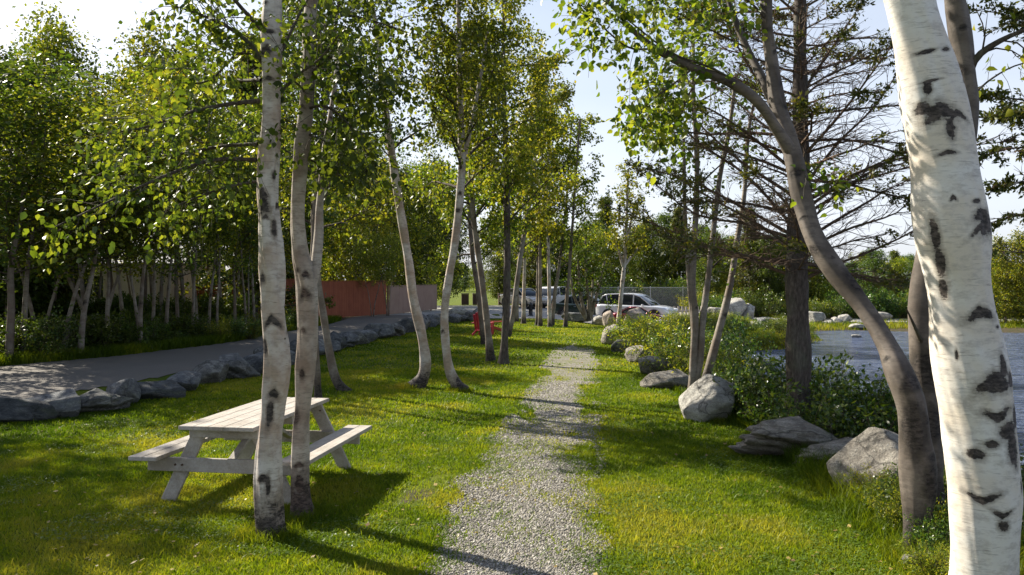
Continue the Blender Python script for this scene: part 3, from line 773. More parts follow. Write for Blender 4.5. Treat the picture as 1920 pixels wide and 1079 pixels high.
def above(px, Y, up, dx=0., w=None):
    "continue a stem above the frame"
    (x, y, wd) = px[-1]; k = F / Y
    return px + [(x + dx * k * .5, y - up * k * .5, wd * .7), (x + dx * k, y - up * k, max(4, wd * .25))]

# A: near birch in front of the table
r = np.random.default_rng(101); Y = 6.6
px = above([(508, 1012, 50), (502, 930, 50), (503, 850, 47), (512, 760, 46), (518, 690, 48), (513, 600, 46), (508, 500, 44), (502, 400, 42), (500, 320, 42), (508, 220, 38), (510, 110, 36), (512, 0, 33)], Y, 3.2, .2)
pp = [(505, 100, 10, 9, .5), (508, 150, 9, 5, .3), (512, 65, 8, 4, 0), (488, 205, 9, 8, .2), (497, 362, 12, 9, .7), (500, 385, 12, 14, .6), (520, 430, 7, 18, 0), (495, 520, 8, 10, .5), (515, 595, 20, 8, .8), (498, 650, 8, 14, .4), (520, 735, 12, 9, .6), (512, 770, 7, 28, 0), (490, 260, 6, 12, 0), (500, 890, 12, 7, .4), (505, 985, 26, 22, 0), (518, 330, 6, 10, 0), (510, 905, 5, 20, 0)]
w, pts, rad = hero_trunk(r, px, Y, pixpatch=pp, nrand=22, basedark=.35, ns=48, per_m=60, size=.55, jit=.6)
tw = Wood(); lv = Leaves()
for pl, r0, nt_, tl, nf in [
    ([(492, 118, Y), (470, 84, 6.5), (425, 50, 6.4), (380, 30, 6.2), (330, 12, 6.0)], .022, 16, .5, 14),
    ([(490, 112, Y), (455, 98, 6.6), (425, 120, 6.5), (395, 150, 6.4), (350, 160, 6.3)], .016, 14, .5, 14),
    ([(526, 100, Y), (545, 60, 6.7), (565, 20, 6.9), (600, -40, 7)], .018, 8, .5, 10),
    ([(486, 190, Y), (430, 195, 6.4), (340, 215, 6.2), (270, 240, 6.0), (200, 250, 5.9)], .02, 20, .6, 15),
    ([(484, 270, Y), (410, 275, 6.8), (330, 290, 6.9), (250, 300, 7.0), (180, 330, 7.1)], .018, 18, .6, 14),
    ([(483, 300, Y), (400, 300, 6.3), (310, 330, 6.0), (200, 380, 5.7), (95, 430, 5.5)], .018, 17, .5, 13),
    ([(485, 340, Y), (430, 350, 6.5), (370, 370, 6.4), (300, 400, 6.3)], .012, 12, .4, 12),
    ([(494, 60, Y), (440, 0, 6.4), (400, -60, 6.2), (350, -110, 6)], .02, 9, .6, 10),
    ([(490, 150, Y), (440, 150, 7.0), (370, 130, 7.3), (290, 130, 7.6)], .016, 18, .6, 14),
    ([(520, 180, Y), (560, 140, 6.5), (600, 110, 6.4), (640, 60, 6.3)], .014, 10, .5, 10)]:
    pxlimb(tw, lv, r, pl, r0, nt_, tl, nf, .07)
k = int(len(pts) * .78); crown_top(r, tw, lv, pts[k:], rad[k:], 0, 14, 1.5, 6, .5, 9, .09)
loc = (pts[0][0], pts[0][1], 0)
finish_tree('birch_tree', loc, w, lv, M['birch'], M['leaf_near'], r, .050, 'near white-barked birch with black scars directly in front of the picnic table', None, detailed=True, twigs=tw)

# B: second near birch
r = np.random.default_rng(102); Y = 7.15
px = above([(567, 968, 42), (563, 900, 34), (563, 830, 33), (568, 760, 33), (574, 680, 36), (577, 600, 40), (574, 530, 40), (562, 470, 31), (558, 400, 30), (563, 300, 28), (574, 200, 26), (580, 100, 24), (584, 0, 22)], Y, 3.0, .3)
pp = [(556, 780, 8, 16, .2), (575, 550, 12, 10, .7), (560, 505, 9, 5, .4), (565, 870, 12, 5, .3), (570, 700, 6, 10, .3), (572, 620, 7, 5, .3), (566, 905, 10, 22, 0), (575, 955, 24, 24, 0)]
w, pts, rad = hero_trunk(r, px, Y, pixpatch=pp, nrand=26, basedark=.45, ns=40, per_m=55, size=.6, jit=.5)
hero_trunk(r, [(576, 545, 30), (590, 510, 22), (597, 450, 18), (600, 380, 15), (610, 280, 12), (625, 180, 9), (640, 60, 6)], [7.15, 7.2, 7.3, 7.4, 7.5, 7.6, 7.7], ns=16, nrand=10, basedark=0, flare=1, w=w, size=.5)
tw = Wood(); lv = Leaves()
for pl, r0, nt_, tl, nf in [
    ([(580, 150, Y), (610, 110, 7.0), (650, 120, 6.9), (690, 170, 6.8)], .016, 16, .5, 14),
    ([(574, 205, Y), (610, 200, 7.0), (650, 230, 6.9), (690, 290, 6.8)], .014, 16, .5, 14),
    ([(570, 250, Y), (600, 260, 7.1), (640, 280, 7.1), (670, 280, 7.1)], .012, 14, .45, 12),
    ([(576, 180, Y), (560, 160, 6.9), (540, 150, 6.8), (525, 200, 6.7)], .01, 8, .35, 8),
    ([(582, 70, Y), (640, 30, 7.4), (700, 40, 7.5), (760, 60, 7.6)], .016, 16, .6, 12),
    ([(583, 30, Y), (560, 0, 7.2), (520, -40, 7.2)], .014, 8, .5, 10),
    ([(566, 290, Y), (600, 310, 7.3), (640, 330, 7.5), (655, 290, 7.5)], .01, 10, .4, 10)]:
    pxlimb(tw, lv, r, pl, r0, nt_, tl, nf, .07)
k = int(len(pts) * .78); crown_top(r, tw, lv, pts[k:], rad[k:], 0, 13, 1.4, 6, .5, 9, .09)
finish_tree('birch_tree', (pts[0][0], pts[0][1], 0), w, lv, M['birchpink'], M['leaf_dark'], r, .06, 'pinkish peeling birch with a forked upper trunk, just right of the near white birch', None, detailed=True, twigs=tw)

# mid-lawn birches
def midbirch(seed, px, Y, bark, label, leafm='leaf', up=2.0, dx=0, nl=16, L1=1.3, ntw=10, nleaf=21, ls=.068, t0=.45, extra=(), nrand=16, el=(.3, 1.0), stems=(), basedark=.4, group='birches standing on the lawn', droop=.45, name='birch_tree'):
    r = np.random.default_rng(seed)
    px = above(px, Y, up, dx) if up else px
    w, pts, rad = hero_trunk(r, px, Y, ns=16, per_m=26, nrand=nrand, basedark=basedark, size=.8, flare=1.3)
    tw = Wood(); lv = Leaves()
    k = int(len(pts) * t0); crown_top(r, tw, lv, pts[k:], rad[k:], 0, int(nl * 1.25), L1, ntw, .55, nleaf, .10, el=el, droop=droop)
    for st in stems:
        w2, p2, r2 = hero_trunk(r, st, Y, ns=12, per_m=24, nrand=8, basedark=0, size=.6, flare=1, w=w)
        k = int(len(p2) * .35); crown_top(r, tw, lv, p2[k:], r2[k:], 0, max(4, nl // 3), L1 * .8, ntw, .5, nleaf, .09, el=el)
    for pl, r0, nt_, tl, nf in extra: pxlimb(tw, lv, r, pl, r0, nt_, tl, nf, .08)
    x, y = pts[0][0], pts[0][1]
    return finish_tree(name, (x, y, gz1(x, y)), w, lv, M[bark], M[leafm], r, ls, label, group, twigs=tw)
midbirch(111, [(597, 755, 15), (594, 700, 14), (590, 620, 13), (588, 520, 13), (590, 420, 12), (600, 300, 11), (612, 180, 9)], 13.8, 'brownbirch', 'dark reddish trunk rising behind the right corner of the picnic table', 'leaf_dark', 3.0, .4, 26, 1.8, ntw=10, nleaf=20, ls=.068, t0=.38)
midbirch(112, [(650, 740, 22), (630, 712, 17), (618, 660, 14), (608, 600, 13), (600, 550, 12), (592, 490, 11), (588, 400, 10), (600, 280, 9)], 15.0, 'slim', 'thin curved birch leaning left over the lawn behind the table', 'leaf', 3.0, -.3, 22, 1.3, ntw=9, nleaf=17, ls=.066, t0=.40)
E = midbirch(113, [(782, 726, 32), (795, 702, 22), (797, 670, 21), (789, 620, 19), (775, 560, 18), (766, 490, 17), (754, 420, 16), (742, 340, 15), (728, 240, 13), (714, 140, 11), (703, 40, 9)], 15.6, 'birch',
    'birch with a swollen foot leaning left, second from the path on the middle lawn', 'leaf', 1.6, -.3, 12, 1.2, ntw=7, nleaf=12, t0=.52, extra=[
    ([(746, 360, 15.6), (720, 340, 15.4), (690, 350, 15.2), (660, 370, 15)], .02, 8, .5, 8), ([(735, 300, 15.6), (700, 262, 15.6), (670, 250, 15.6)], .016, 6, .4, 8)])
midbirch(114, [(872, 735, 20), (855, 720, 20), (842, 690, 18), (835, 640, 16), (834, 580, 15), (842, 520, 15), (852, 460, 15), (860, 390, 15), (866, 310, 14), (864, 220, 12), (862, 140, 11), (860, 40, 8)], 15.2, 'birch',
    'white birch with a base curving right, standing nearest the path on the middle lawn', 'leaf', 1.8, 0, 22, 1.5, t0=.42, stems=[[(869, 300, 10), (882, 240, 8), (900, 150, 7), (915, 60, 5)]])
midbirch(115, [(920, 676, 16), (917, 640, 13), (912, 590, 12), (903, 520, 12), (893, 450, 11), (885, 380, 10), (880, 280, 8)], 20.6, 'slim', 'slim light birch with a thin twin, left of the dark straight trunk', 'leaf', 2.6, -.3, 18, 1.7, t0=.38, ls=.085)
midbirch(116, [(908, 645, 12), (903, 600, 11), (896, 540, 10), (886, 480, 9), (880, 400, 8)], 26, 'brownbirch', 'brown slim birch beside the red chair, leaning left', 'leaf', 3.5, -.3, 14, 1.8, t0=.3, ls=.09)
midbirch(117, [(944, 682, 20), (946, 640, 14), (950, 560, 13), (951, 470, 12), (950, 360, 12), (947, 240, 10), (944, 120, 8)], 20.2, 'sprucebark', 'dark straight trunk between the red chairs and the path', 'leaf_yel', 2.4, 0, 24, 1.8, t0=.34, ls=.085)
midbirch(118, [(952, 632, 12), (962, 590, 9), (968, 540, 9), (978, 470, 8), (990, 400, 8), (1000, 330, 7)], 29.5, 'slim', 'slender birch leaning right behind the dark straight trunk', 'leaf_yel', 4.0, .5, 22, 2.0, t0=.30, ls=.10)
farb = [(968, 610, 40, 'slim', 975, 420), (982, 607, 38, 'birch', 985, 400), (1008, 612, 37, 'slim', 1010, 380), (1013, 614, 36.5, 'slim', 1012, 360), (1031, 616, 36, 'birch', 1026, 340), (1035, 612, 37, 'slim', 1060, 400), (1060, 616, 36, 'brownbirch', 1075, 400)]
flab = ['pale slim birch just right of the leaning one, by the beige car', 'whitest thin birch in front of the beige car', 'left stem of the close pair before the white pickup-like car', 'right stem of the close pair before the white car', 'white thin birch at the end of the far lawn', 'thin birch slanting right at the far lawn', 'dark thin birch at the far lawn, nearest the path end']
for i, (x, y, Y, bk, xt, yt) in enumerate(farb):
    midbirch(130 + i, [(x, y, 9), ((x * .8 + xt * .2), y - 60, 7), ((x + xt) / 2, (y + yt) / 2, 6), (xt, yt, 5)], Y, bk, flab[i], ['leaf', 'leaf_yel'][i % 2], 4.2, .3, 18, 2.0, ntw=6, nleaf=10, t0=.28, ls=.115, group='thin birches at the far lawn')
# fan-stemmed bushy tree
midbirch(140, [(1103, 600, 9), (1104, 570, 6), (1100, 530, 5), (1098, 480, 4)], 40.5, 'slim', 'small fan-stemmed tree in front of the dark green car', 'leaf_dark', 1.0, 0, 9, 1.2, ntw=5, nleaf=8, t0=.5, ls=.11, name='bushy_tree', group=None,
    stems=[[(1101, 600, 8), (1092, 570, 6), (1086, 530, 5), (1084, 480, 4)], [(1105, 600, 8), (1116, 565, 6), (1124, 530, 5), (1134, 490, 4)], [(1104, 600, 7), (1110, 560, 5), (1112, 520, 4)], [(1100, 600, 7), (1078, 560, 5), (1070, 520, 4)]])
midbirch(141, [(1158, 612, 9), (1162, 580, 8), (1167, 530, 7.5), (1172, 480, 7), (1174, 430, 6)], 38, 'birch', 'slender bright white birch between the parked cars and the golden shrubs', 'leaf_yel', 2.8, .1, 16, 1.2, ntw=6, nleaf=8, t0=.45, ls=.11, group=None, basedark=0,
    stems=[[(1170, 500, 5), (1185, 480, 4), (1205, 455, 3)], [(1168, 500, 5), (1160, 470, 4), (1155, 440, 3)], [(1171, 470, 5), (1180, 430, 4), (1190, 380, 3)]])

# right-hand slim clump in front of the pond
midbirch(150, [(1290, 768, 20), (1298, 720, 15), (1301, 660, 15), (1303, 600, 15), (1298, 540, 14), (1300, 470, 12), (1306, 380, 10), (1306, 280, 9), (1300, 180, 8)], 13.4, 'slim',
    'slim grey tree with several stems at the lawn edge before the pond', 'leaf_dark', 1.5, 0, 10, 1.0, ntw=5, nleaf=7, t0=.55, ls=.07, group=None, name='slim_tree', nrand=22,
    stems=[[(1296, 750, 14), (1312, 680, 13), (1318, 600, 12), (1328, 520, 11), (1338, 430, 10), (1350, 330, 9), (1368, 240, 8), (1380, 140, 6)], [(1300, 620, 9), (1290, 500, 8), (1284, 380, 7), (1282, 250, 5)]])
midbirch(151, [(1318, 728, 16), (1332, 680, 15), (1348, 620, 14), (1364, 560, 13), (1375, 500, 11), (1384, 440, 10), (1396, 360, 8), (1402, 260, 7)], 14.0, 'slim',
    'single slim tree slanting right beside the many-stemmed one', 'leaf_dark', 1.2, .2, 7, .8, ntw=4, nleaf=6, t0=.6, ls=.07, group=None, name='slim_tree', nrand=18)

# K: leaning brown birch on the right
r = np.random.default_rng(161)
px = [(1722, 1045, 66), (1722, 980, 60), (1724, 900, 66), (1716, 820, 58), (1708, 755, 56), (1690, 707, 52), (1664, 650, 45), (1622, 582, 44), (1568, 513, 46), (1528, 450, 45), (1506, 382, 43), (1492, 315, 38), (1478, 257, 36), (1459, 200, 34), (1446, 110, 30), (1438, 40, 27), (1436, -60, 22), (1430, -250, 16), (1440, -500, 8)]
dp = [6.2, 6.2, 6.2, 6.2, 6.2, 6.25, 6.4, 6.6, 6.8, 6.95, 7.1, 7.2, 7.3, 7.4, 7.5, 7.5, 7.6, 7.6, 7.6]
px = [(a, b_, c * (.78 if b_ < 690 else .92)) for a, b_, c in px]
w, pts, rad = hero_trunk(r, px, dp, ns=36, per_m=50, nrand=40, basedark=.3, size=.9, jit=.5, pixpatch=[(1702, 800, 22, 40, 0), (1735, 900, 18, 30, 0), (1735, 1000, 20, 30, 0), (1600, 540, 14, 25, 0), (1700, 720, 20, 12, .5)])
hero_trunk(r, [(1486, 290, 26), (1455, 240, 22), (1420, 190, 20), (1370, 155, 18), (1300, 128, 16), (1230, 92, 12), (1180, 50, 9), (1140, 0, 6)], [7.25, 7.2, 7.1, 7.0, 6.9, 6.8, 6.7, 6.6], ns=12, nrand=6, basedark=0, flare=1, w=w)
hero_trunk(r, [(1484, 285, 26), (1462, 220, 20), (1430, 150, 16), (1400, 90, 13), (1372, 20, 10), (1350, -60, 7)], [7.25, 7.5, 7.7, 7.9, 8.0, 8.1], ns=12, nrand=6, basedark=0, flare=1, w=w)
tw = Wood(); lv = Leaves()
for pl, r0, nt_, tl, nf in [
    ([(1400, 170, 7.05), (1340, 130, 6.9), (1260, 100, 6.8), (1180, 40, 6.6), (1130, 0, 6.6)], .012, 18, .6, 14),
    ([(1300, 128, 6.9), (1260, 160, 6.8), (1220, 190, 6.7), (1190, 230, 6.6)], .01, 14, .45, 14),
    ([(1320, 132, 6.9), (1290, 180, 6.9), (1270, 230, 6.9), (1240, 260, 6.9)], .01, 12, .42, 12),
    ([(1230, 92, 6.8), (1180, 90, 6.7), (1140, 60, 6.6), (1090, 10, 6.5)], .01, 16, .45, 13),
    ([(1400, 90, 7.9), (1340, 60, 7.9), (1280, 30, 7.8), (1220, -10, 7.7)], .01, 16, .5, 13),
    ([(1372, 20, 8.0), (1310, -20, 7.9), (1230, -50, 7.8), (1120, -40, 7.6)], .01, 16, .6, 12),
    ([(1440, 40, 7.5), (1400, 0, 7.3), (1340, -20, 7.2)], .012, 10, .5, 12),
    ([(1490, 300, 7.2), (1530, 330, 7.1), (1560, 350, 7)], .008, 6, .3, 6)]:
    pxlimb(tw, lv, r, pl, r0, nt_, tl, nf, .07)
k = int(len(pts) * .82); crown_top(r, tw, lv, pts[k:], rad[k:], 0, 10, 1.4, 6, .5, 9, .09)
finish_tree('leaning_tree', (pts[0][0], pts[0][1], gz1(pts[0][0], pts[0][1])), w, lv, M['oldbirch'], M['leaf'], r, .058, 'brown-barked tree whose trunk bends sharply left above head height', None, detailed=True, twigs=tw)

# M: the big white birch on the right
r = np.random.default_rng(171); Y = 5.2
px = [(1846, 1150, 135), (1844, 1079, 122), (1845, 1000, 118), (1846, 920, 120), (1838, 840, 128), (1830, 760, 124), (1818, 680, 120), (1806, 600, 116), (1795, 520, 114), (1784, 440, 118), (1774, 360, 120), (1764, 280, 114), (1750, 200, 104), (1734, 120, 96), (1714, 40, 88), (1700, -20, 84), (1670, -150, 74), (1640, -320, 58), (1620, -560, 34), (1615, -820, 12)]
pp = [(1735, 212, 30, 17, .5), (1712, 205, 14, 14, 0), (1765, 222, 20, 7, .8), (1752, 250, 8, 22, 0), (1715, 105, 18, 4, 0), (1750, 108, 10, 4, 0), (1722, 158, 18, 3, 0), (1716, 170, 7, 14, 0), (1785, 170, 5, 6, 0), (1748, 290, 16, 5, .2),
      (1808, 405, 24, 12, .6), (1800, 432, 22, 8, .8), (1832, 400, 12, 20, .3), (1798, 384, 10, 4, 0), (1734, 440, 9, 34, 0), (1744, 490, 10, 34, 0), (1752, 535, 9, 20, 0), (1820, 425, 26, 22, .3),
      (1806, 582, 26, 11, .45), (1850, 590, 10, 3, 0), (1842, 616, 7, 3, 0), (1770, 655, 3, 10, 0),
      (1828, 700, 34, 15, .7), (1848, 685, 12, 22, .8), (1868, 712, 14, 16, .5), (1812, 712, 20, 10, .4), (1835, 775, 28, 9, -.4), (1858, 800, 24, 18, .2), (1878, 780, 12, 20, 0), (1872, 835, 10, 12, 0), (1832, 712, 30, 18, .2), (1868, 830, 16, 34, .1),
      (1800, 840, 16, 10, 0), (1825, 820, 14, 8, 0), (1812, 925, 30, 8, -.5), (1842, 950, 20, 6, -.5), (1845, 970, 10, 10, 0), (1890, 905, 7, 12, 0), (1870, 640, 9, 4, 0)]
w, pts, rad = hero_trunk(r, px, Y, ns=110, per_m=80, pixpatch=pp, nrand=10, basedark=0, size=.4, jit=.2, flare=1.15)
tw = Wood(); lv = Leaves()
k = int(len(pts) * .68); crown_top(r, tw, lv, pts[k:], rad[k:], 0, 16, 1.8, 7, .5, 9, .09)
finish_tree('birch_tree', (pts[0][0], pts[0][1], gz1(pts[0][0], pts[0][1])), w, lv, M['bigbirch'], M['leaf'], r, .06, 'thick bright white birch trunk filling the right edge of the view', None, detailed=True, twigs=tw)

# N: the stem behind M
r = np.random.default_rng(172)
px = [(1735, 960, 62), (1737, 860, 56), (1736, 780, 54), (1735, 700, 50), (1733, 620, 50), (1731, 560, 50), (1738, 500, 48), (1765, 400, 46), (1800, 300, 44), (1812, 200, 40), (1808, 120, 38), (1797, 40, 36), (1788, -20, 32), (1770, -200, 24), (1760, -450, 10)]
w, pts, rad = hero_trunk(r, px, 6.75, ns=28, per_m=45, nrand=24, basedark=.2, size=1.0, pixpatch=[(1735, 700, 60, 26, 0), (1735, 790, 50, 26, 0), (1722, 690, 30, 26, 0), (1722, 785, 30, 26, 0), (1750, 690, 30, 26, 0)])  # the wide pixel patches paint cast-shadow bands across the bark
tw = Wood(); lv = Leaves()
for pl, r0, nt_, tl, nf in [
    ([(1732, 650, 6.7), (1716, 615, 6.6), (1700, 580, 6.5)], .022, 0, .1, 0),
    ([(1812, 150, 6.75), (1830, 110, 6.7), (1870, 80, 6.6), (1930, 55, 6.5), (2000, 50, 6.4)], .038, 5, .5, 3),
    ([(1815, 190, 6.75), (1850, 155, 6.8), (1900, 125, 6.9), (1960, 110, 7)], .01, 5, .4, 2)]:
    pxlimb(tw, lv, r, pl, r0, nt_, tl, nf, .07)
k = int(len(pts) * .8); crown_top(r, tw, lv, pts[k:], rad[k:], 0, 10, 1.4, 6, .5, 8, .09)
finish_tree('old_tree', (pts[0][0], pts[0][1], gz1(pts[0][0], pts[0][1])), w, lv, M['oldbirch'], M['leaf'], r, .06, 'dark trunk with painted shadow bands, half hidden behind the thick white birch', None, detailed=True, twigs=tw)

# J: half-bare spruce in front of the pond
r = np.random.default_rng(181); Y = 11.0
px = [(1498, 860, 52), (1497, 760, 44), (1497, 680, 43), (1495, 600, 42), (1494, 520, 40), (1497, 430, 37), (1500, 340, 34), (1500, 240, 30), (1500, 130, 26), (1500, 20, 22), (1500, -200, 14), (1500, -420, 5)]
w, pts, rad = hero_trunk(r, px, Y, ns=24, per_m=30, nrand=0, basedark=0, jit=.3)
tw = Wood(); lv = Leaves()
def spruce_limb(r, ln, r0, bare=.35, den=1.0, nd=16, twl=.55):
    tw.tube(ln, np.linspace(r0, .005, len(ln)), 6)
    n = len(ln); L = np.sum(np.linalg.norm(np.diff(ln, axis=0), axis=1)); nt_ = int(L * 16)
    for k in range(nt_):
        t = .12 + .88 * (k + r.random()) / nt_; i = min(int(t * (n - 1)), n - 2); f = t * (n - 1) - i
        p = ln[i] * (1 - f) + ln[i + 1] * f; td = norm(ln[i + 1] - ln[i])
        sd_ = norm(np.cross(td, (0, 0, 1))) * (1 if k % 2 else -1)
        d = norm(td * .75 + sd_ * .75 + np.array((0, 0, r.normal(-.02, .25))))
        Lt = twl * (1.15 - .75 * t) * r.uniform(.5, 1.3)
        t2 = limb(r, p, d, Lt, 4, .13, .02, .05); tw.tube(t2, np.linspace(.007, .002, 5), 3)
        leafy = r.random() < den * smooth(bare - .15, bare + .2, t)
        if leafy: lv.along(r, t2, nd, .022, .15, .1)
        for j in range(3):
            i2 = r.integers(1, 4); t3 = limb(r, t2[i2], norm(t2[i2 + 1] - t2[i2]) + r.normal(0, .55, 3) * np.array((1, 1, .5)), Lt * .45, 3, .15)
            tw.tube(t3, np.linspace(.004, .0015, 4), 3)
            if leafy: lv.along(r, t3, nd // 2 + 2, .02, .1, .1)
n = len(pts)
for k in range(100):
    t = .26 + .72 * k / 100; i = int(t * (n - 1)); az = k * 2.39996 + r.normal(0, .25)
    el = r.uniform(.0, .55); Lr = 3.1 * (1.12 - t) ** .6 * r.uniform(.6, 1.1)
    if math.sin(az) < -.5: Lr *= .6
    d = (math.cos(az) * math.cos(el), math.sin(az) * math.cos(el), math.sin(el))
    spruce_limb(r, limb(r, pts[i], d, Lr, 8, .07, .02, .06), .012 + .011 * Lr / 3 + (.006 if t < .5 else 0), (r.uniform(.5, 1.0) if t < .62 else r.uniform(.15, .7)), (.55 if t < .62 else .9), 14)
for pl in [  # boughs one can follow in the photo
    [(1494, 500, Y), (1420, 485, 10.6), (1340, 465, 10.2), (1270, 462, 9.8)], [(1494, 470, Y), (1420, 420, 10.6), (1330, 370, 10.2), (1250, 320, 9.9)],
    [(1505, 470, Y), (1590, 430, 10.7), (1680, 400, 10.5), (1720, 360, 10.4)], [(1500, 440, Y), (1400, 330, 11.2), (1300, 260, 11.5), (1230, 180, 11.8)],
    [(1500, 300, Y), (1580, 210, 10.5), (1640, 130, 10.2), (1690, 60, 10)], [(1500, 360, Y), (1570, 270, 10.8), (1640, 200, 10.6), (1700, 110, 10.4)],
    [(1500, 400, Y), (1600, 330, 10.6), (1680, 300, 10.4), (1760, 280, 10.2), (1900, 265, 10)], [(1497, 505, Y), (1600, 515, 10.7), (1700, 530, 10.6)],
    [(1500, 250, Y), (1420, 150, 10.8), (1370, 60, 10.6), (1340, -30, 10.4)], [(1500, 180, Y), (1560, 90, 10.9), (1620, 0, 10.8)],
    [(1494, 450, Y), (1400, 420, 11.4), (1300, 400, 11.8), (1200, 320, 12.2)], [(1500, 330, Y), (1400, 250, 10.8), (1320, 200, 10.5), (1250, 190, 10.3)]]:
    spruce_limb(r, crom(np.array([P(*q) for q in pl]), 10), .026, .55, .5, 14, .7)
loc = (pts[0][0], pts[0][1], gz1(pts[0][0], pts[0][1]))
finish_tree('spruce_tree', loc, w, lv, M['sprucebark'], M['needle'], r, .055, 'dark half-bare spruce with twiggy boughs standing in the shrubs by the pond', None, twigs=tw, width=.45)

# another conifer to the far right, off-frame stem, boughs reaching in
r = np.random.default_rng(182); tw = Wood(); lv = Leaves()
px = [(2150, 760, 50), (2145, 600, 44), (2140, 400, 36), (2130, 200, 28), (2125, 0, 20), (2120, -300, 6)]
w, pts, rad = hero_trunk(r, px, 9.5, ns=16, per_m=14, nrand=0, basedark=0, jit=.3)
for pl, dn in [([(2140, 420, 9.5), (2040, 300, 9.2), (1940, 275, 9), (1850, 290, 8.9), (1810, 320, 8.8)], .5), ([(2138, 330, 9.5), (2030, 240, 9.2), (1930, 215, 9), (1850, 220, 8.9)], 1), ([(2135, 250, 9.5), (2050, 150, 9.2), (1950, 60, 9), (1860, 20, 9)], .6),
               ([(2130, 200, 9.5), (2050, 60, 9.4), (1980, 0, 9.3), (1900, 40, 9.3)], .6), ([(2143, 500, 9.5), (2040, 470, 9.2), (1950, 475, 9), (1850, 470, 8.9)], .25), ([(2140, 450, 9.5), (2040, 380, 9.2), (1950, 340, 9), (1860, 350, 8.9)], .9),
               ([(2137, 300, 9.5), (2050, 230, 9.8), (1930, 190, 10), (1830, 180, 10)], .9), ([(2140, 480, 9.5), (2040, 400, 9.8), (1930, 400, 10), (1850, 420, 10)], .5)]:
    spruce_limb(r, crom(np.array([P(*q) for q in pl]), 10), .024, .4, dn, 24, .55)
for k in range(26):
    t = .3 + .68 * k / 26; i = int(t * (len(pts) - 1)); az = r.uniform(-1.4, 1.4)
    spruce_limb(r, limb(r, pts[i], (math.cos(az), math.sin(az), .2), 1.9 * (1.15 - t), 6, .07, 0, .05), .018, .3, .8, 10)
finish_tree('spruce_tree', (pts[0][0], pts[0][1], gz1(pts[0][0], pts[0][1])), w, lv, M['sprucebark'], M['needle'], r, .055, 'spruce whose needled boughs reach in from the right edge behind the white birch', None, twigs=tw, width=.45)

# ------------------------------------------------------------------ woodland trees (shared shapes)
def auto_tree(seed, h, r0, lean, t0, nl1, L1, ntw, nleaf, ls, bark, leafm, el=(.2, .9), droop=.35, sig=.13, twl=.7, shape='oval', name='tree', nst=1):
    r = np.random.default_rng(seed); w = Wood(); tw = Wood(); lv = Leaves()
    for st in range(nst):
        az = r.uniform(0, 6.28); k = np.linspace(0, 1, 7)[:, None]
        ln = np.concatenate([np.array((math.cos(az), math.sin(az))) * lean * h * k ** 1.4 + r.normal(0, .012 * h, (7, 2)) * k, h * k], 1) + np.array((st * .14, 0, 0))
        ln[0] = (st * .14, 0, -.15); c = crom(ln, int(h * 5)); rr = r0 * (1 - .93 * np.linspace(0, 1, len(c)) ** .9) * (1 + .4 * np.exp(-np.linspace(0, h, len(c)) / .15)) * (.75 if st else 1)
        mk = marks_for(r, c, rr, 8, None, 12, .3, 1.0); w.tube(c, rr, 8, mk, .2)
        for q in range(nl1):
            t = t0 + (1 - t0) * (q + r.random()) / nl1; i = min(int(t * (len(c) - 1)), len(c) - 2)
            u = (t - t0) / (1 - t0)
            sh = {'oval': math.sin(math.pi * min(1, .18 + .82 * u)) ** .7 + .12, 'cone': 1.1 - u, 'round': math.sqrt(max(.05, 1 - (2 * u - 1) ** 2))}[shape]
            az2 = q * 2.4 + r.normal(0, .4); e = r.uniform(*el)
            b = limb(r, c[i], (math.cos(az2) * math.cos(e), math.sin(az2) * math.cos(e), math.sin(e)), max(.3, L1 * sh * r.uniform(.75, 1.2)), 5, .13, .02, .1)
            rb = min(rr[i] * .5, .035); tw.tube(b, np.linspace(rb, .006, 6), 4)
            branch_out(r, tw, lv, b, rb, ntw, twl, int(nleaf * 1.5), sig, .15, droop, l3=1)
    root = empty(name, (0, -500, 0))
    link('trunk', w.mesh('trunk'), M[bark], root); link('limbs', tw.mesh('limbs'), M['twig'], root)
    link('crown', lv.mesh(r, 'crown', ls), M[leafm], root)
    return root
PROTO = {
 'birchA': auto_tree(201, 9.0, .075, .12, .38, 34, 1.7, 7, 9, .10, 'slim', 'leaf', name='woodland_birch'),
 'birchB': auto_tree(202, 8.5, .065, .18, .40, 32, 1.6, 7, 9, .10, 'slim', 'leaf_yel', name='woodland_birch'),
 'birchC': auto_tree(203, 9.5, .085, .05, .26, 36, 1.9, 7, 9, .10, 'brownbirch', 'leaf_dark', name='woodland_birch'),
 'birchD': auto_tree(204, 7.0, .055, .26, .40, 28, 1.4, 6, 9, .095, 'slim', 'leaf', name='woodland_birch', nst=2),
 'alder': auto_tree(205, 7.5, .09, .05, .12, 46, 2.1, 8, 10, .11, 'brownbirch', 'leaf_dark', name='alder_tree', shape='round', nst=2),
 'round': auto_tree(206, 6.5, .10, .03, .10, 46, 2.3, 8, 10, .12, 'brownbirch', 'leaf_yel', name='round_tree', shape='round'),
 'fir': auto_tree(207, 9.5, .13, .01, .06, 90, 2.0, 9, 12, .13, 'sprucebark', 'needle', el=(-.25, .15), droop=.15, sig=.08, twl=.55, shape='cone', name='fir_tree'),
}
used = set()
def grow(kind, x, y, rz=None, sc=1.0, label=None, group=None, cat='tree'):
    p = PROTO[kind]; rz = rz if rz is not None else random.uniform(0, 6.28)
    z = gz1(x, y) if y < 100 else 0
    if kind not in used:
        used.add(kind); o = p; o.location = (x, y, z); o.rotation_euler = (0, 0, rz); o.scale = (sc,) * 3 if np.isscalar(sc) else sc
    else: o = copy_tree(p, (x, y, z), rz, sc)
    tag(o, label or '?', cat, group); return o
WOODS = []
def relabel(lst, fmt):
    lst.sort(key=sx)
    for i, o in enumerate(lst): o['label'] = fmt(i, o)
r = np.random.default_rng(301)
front = []
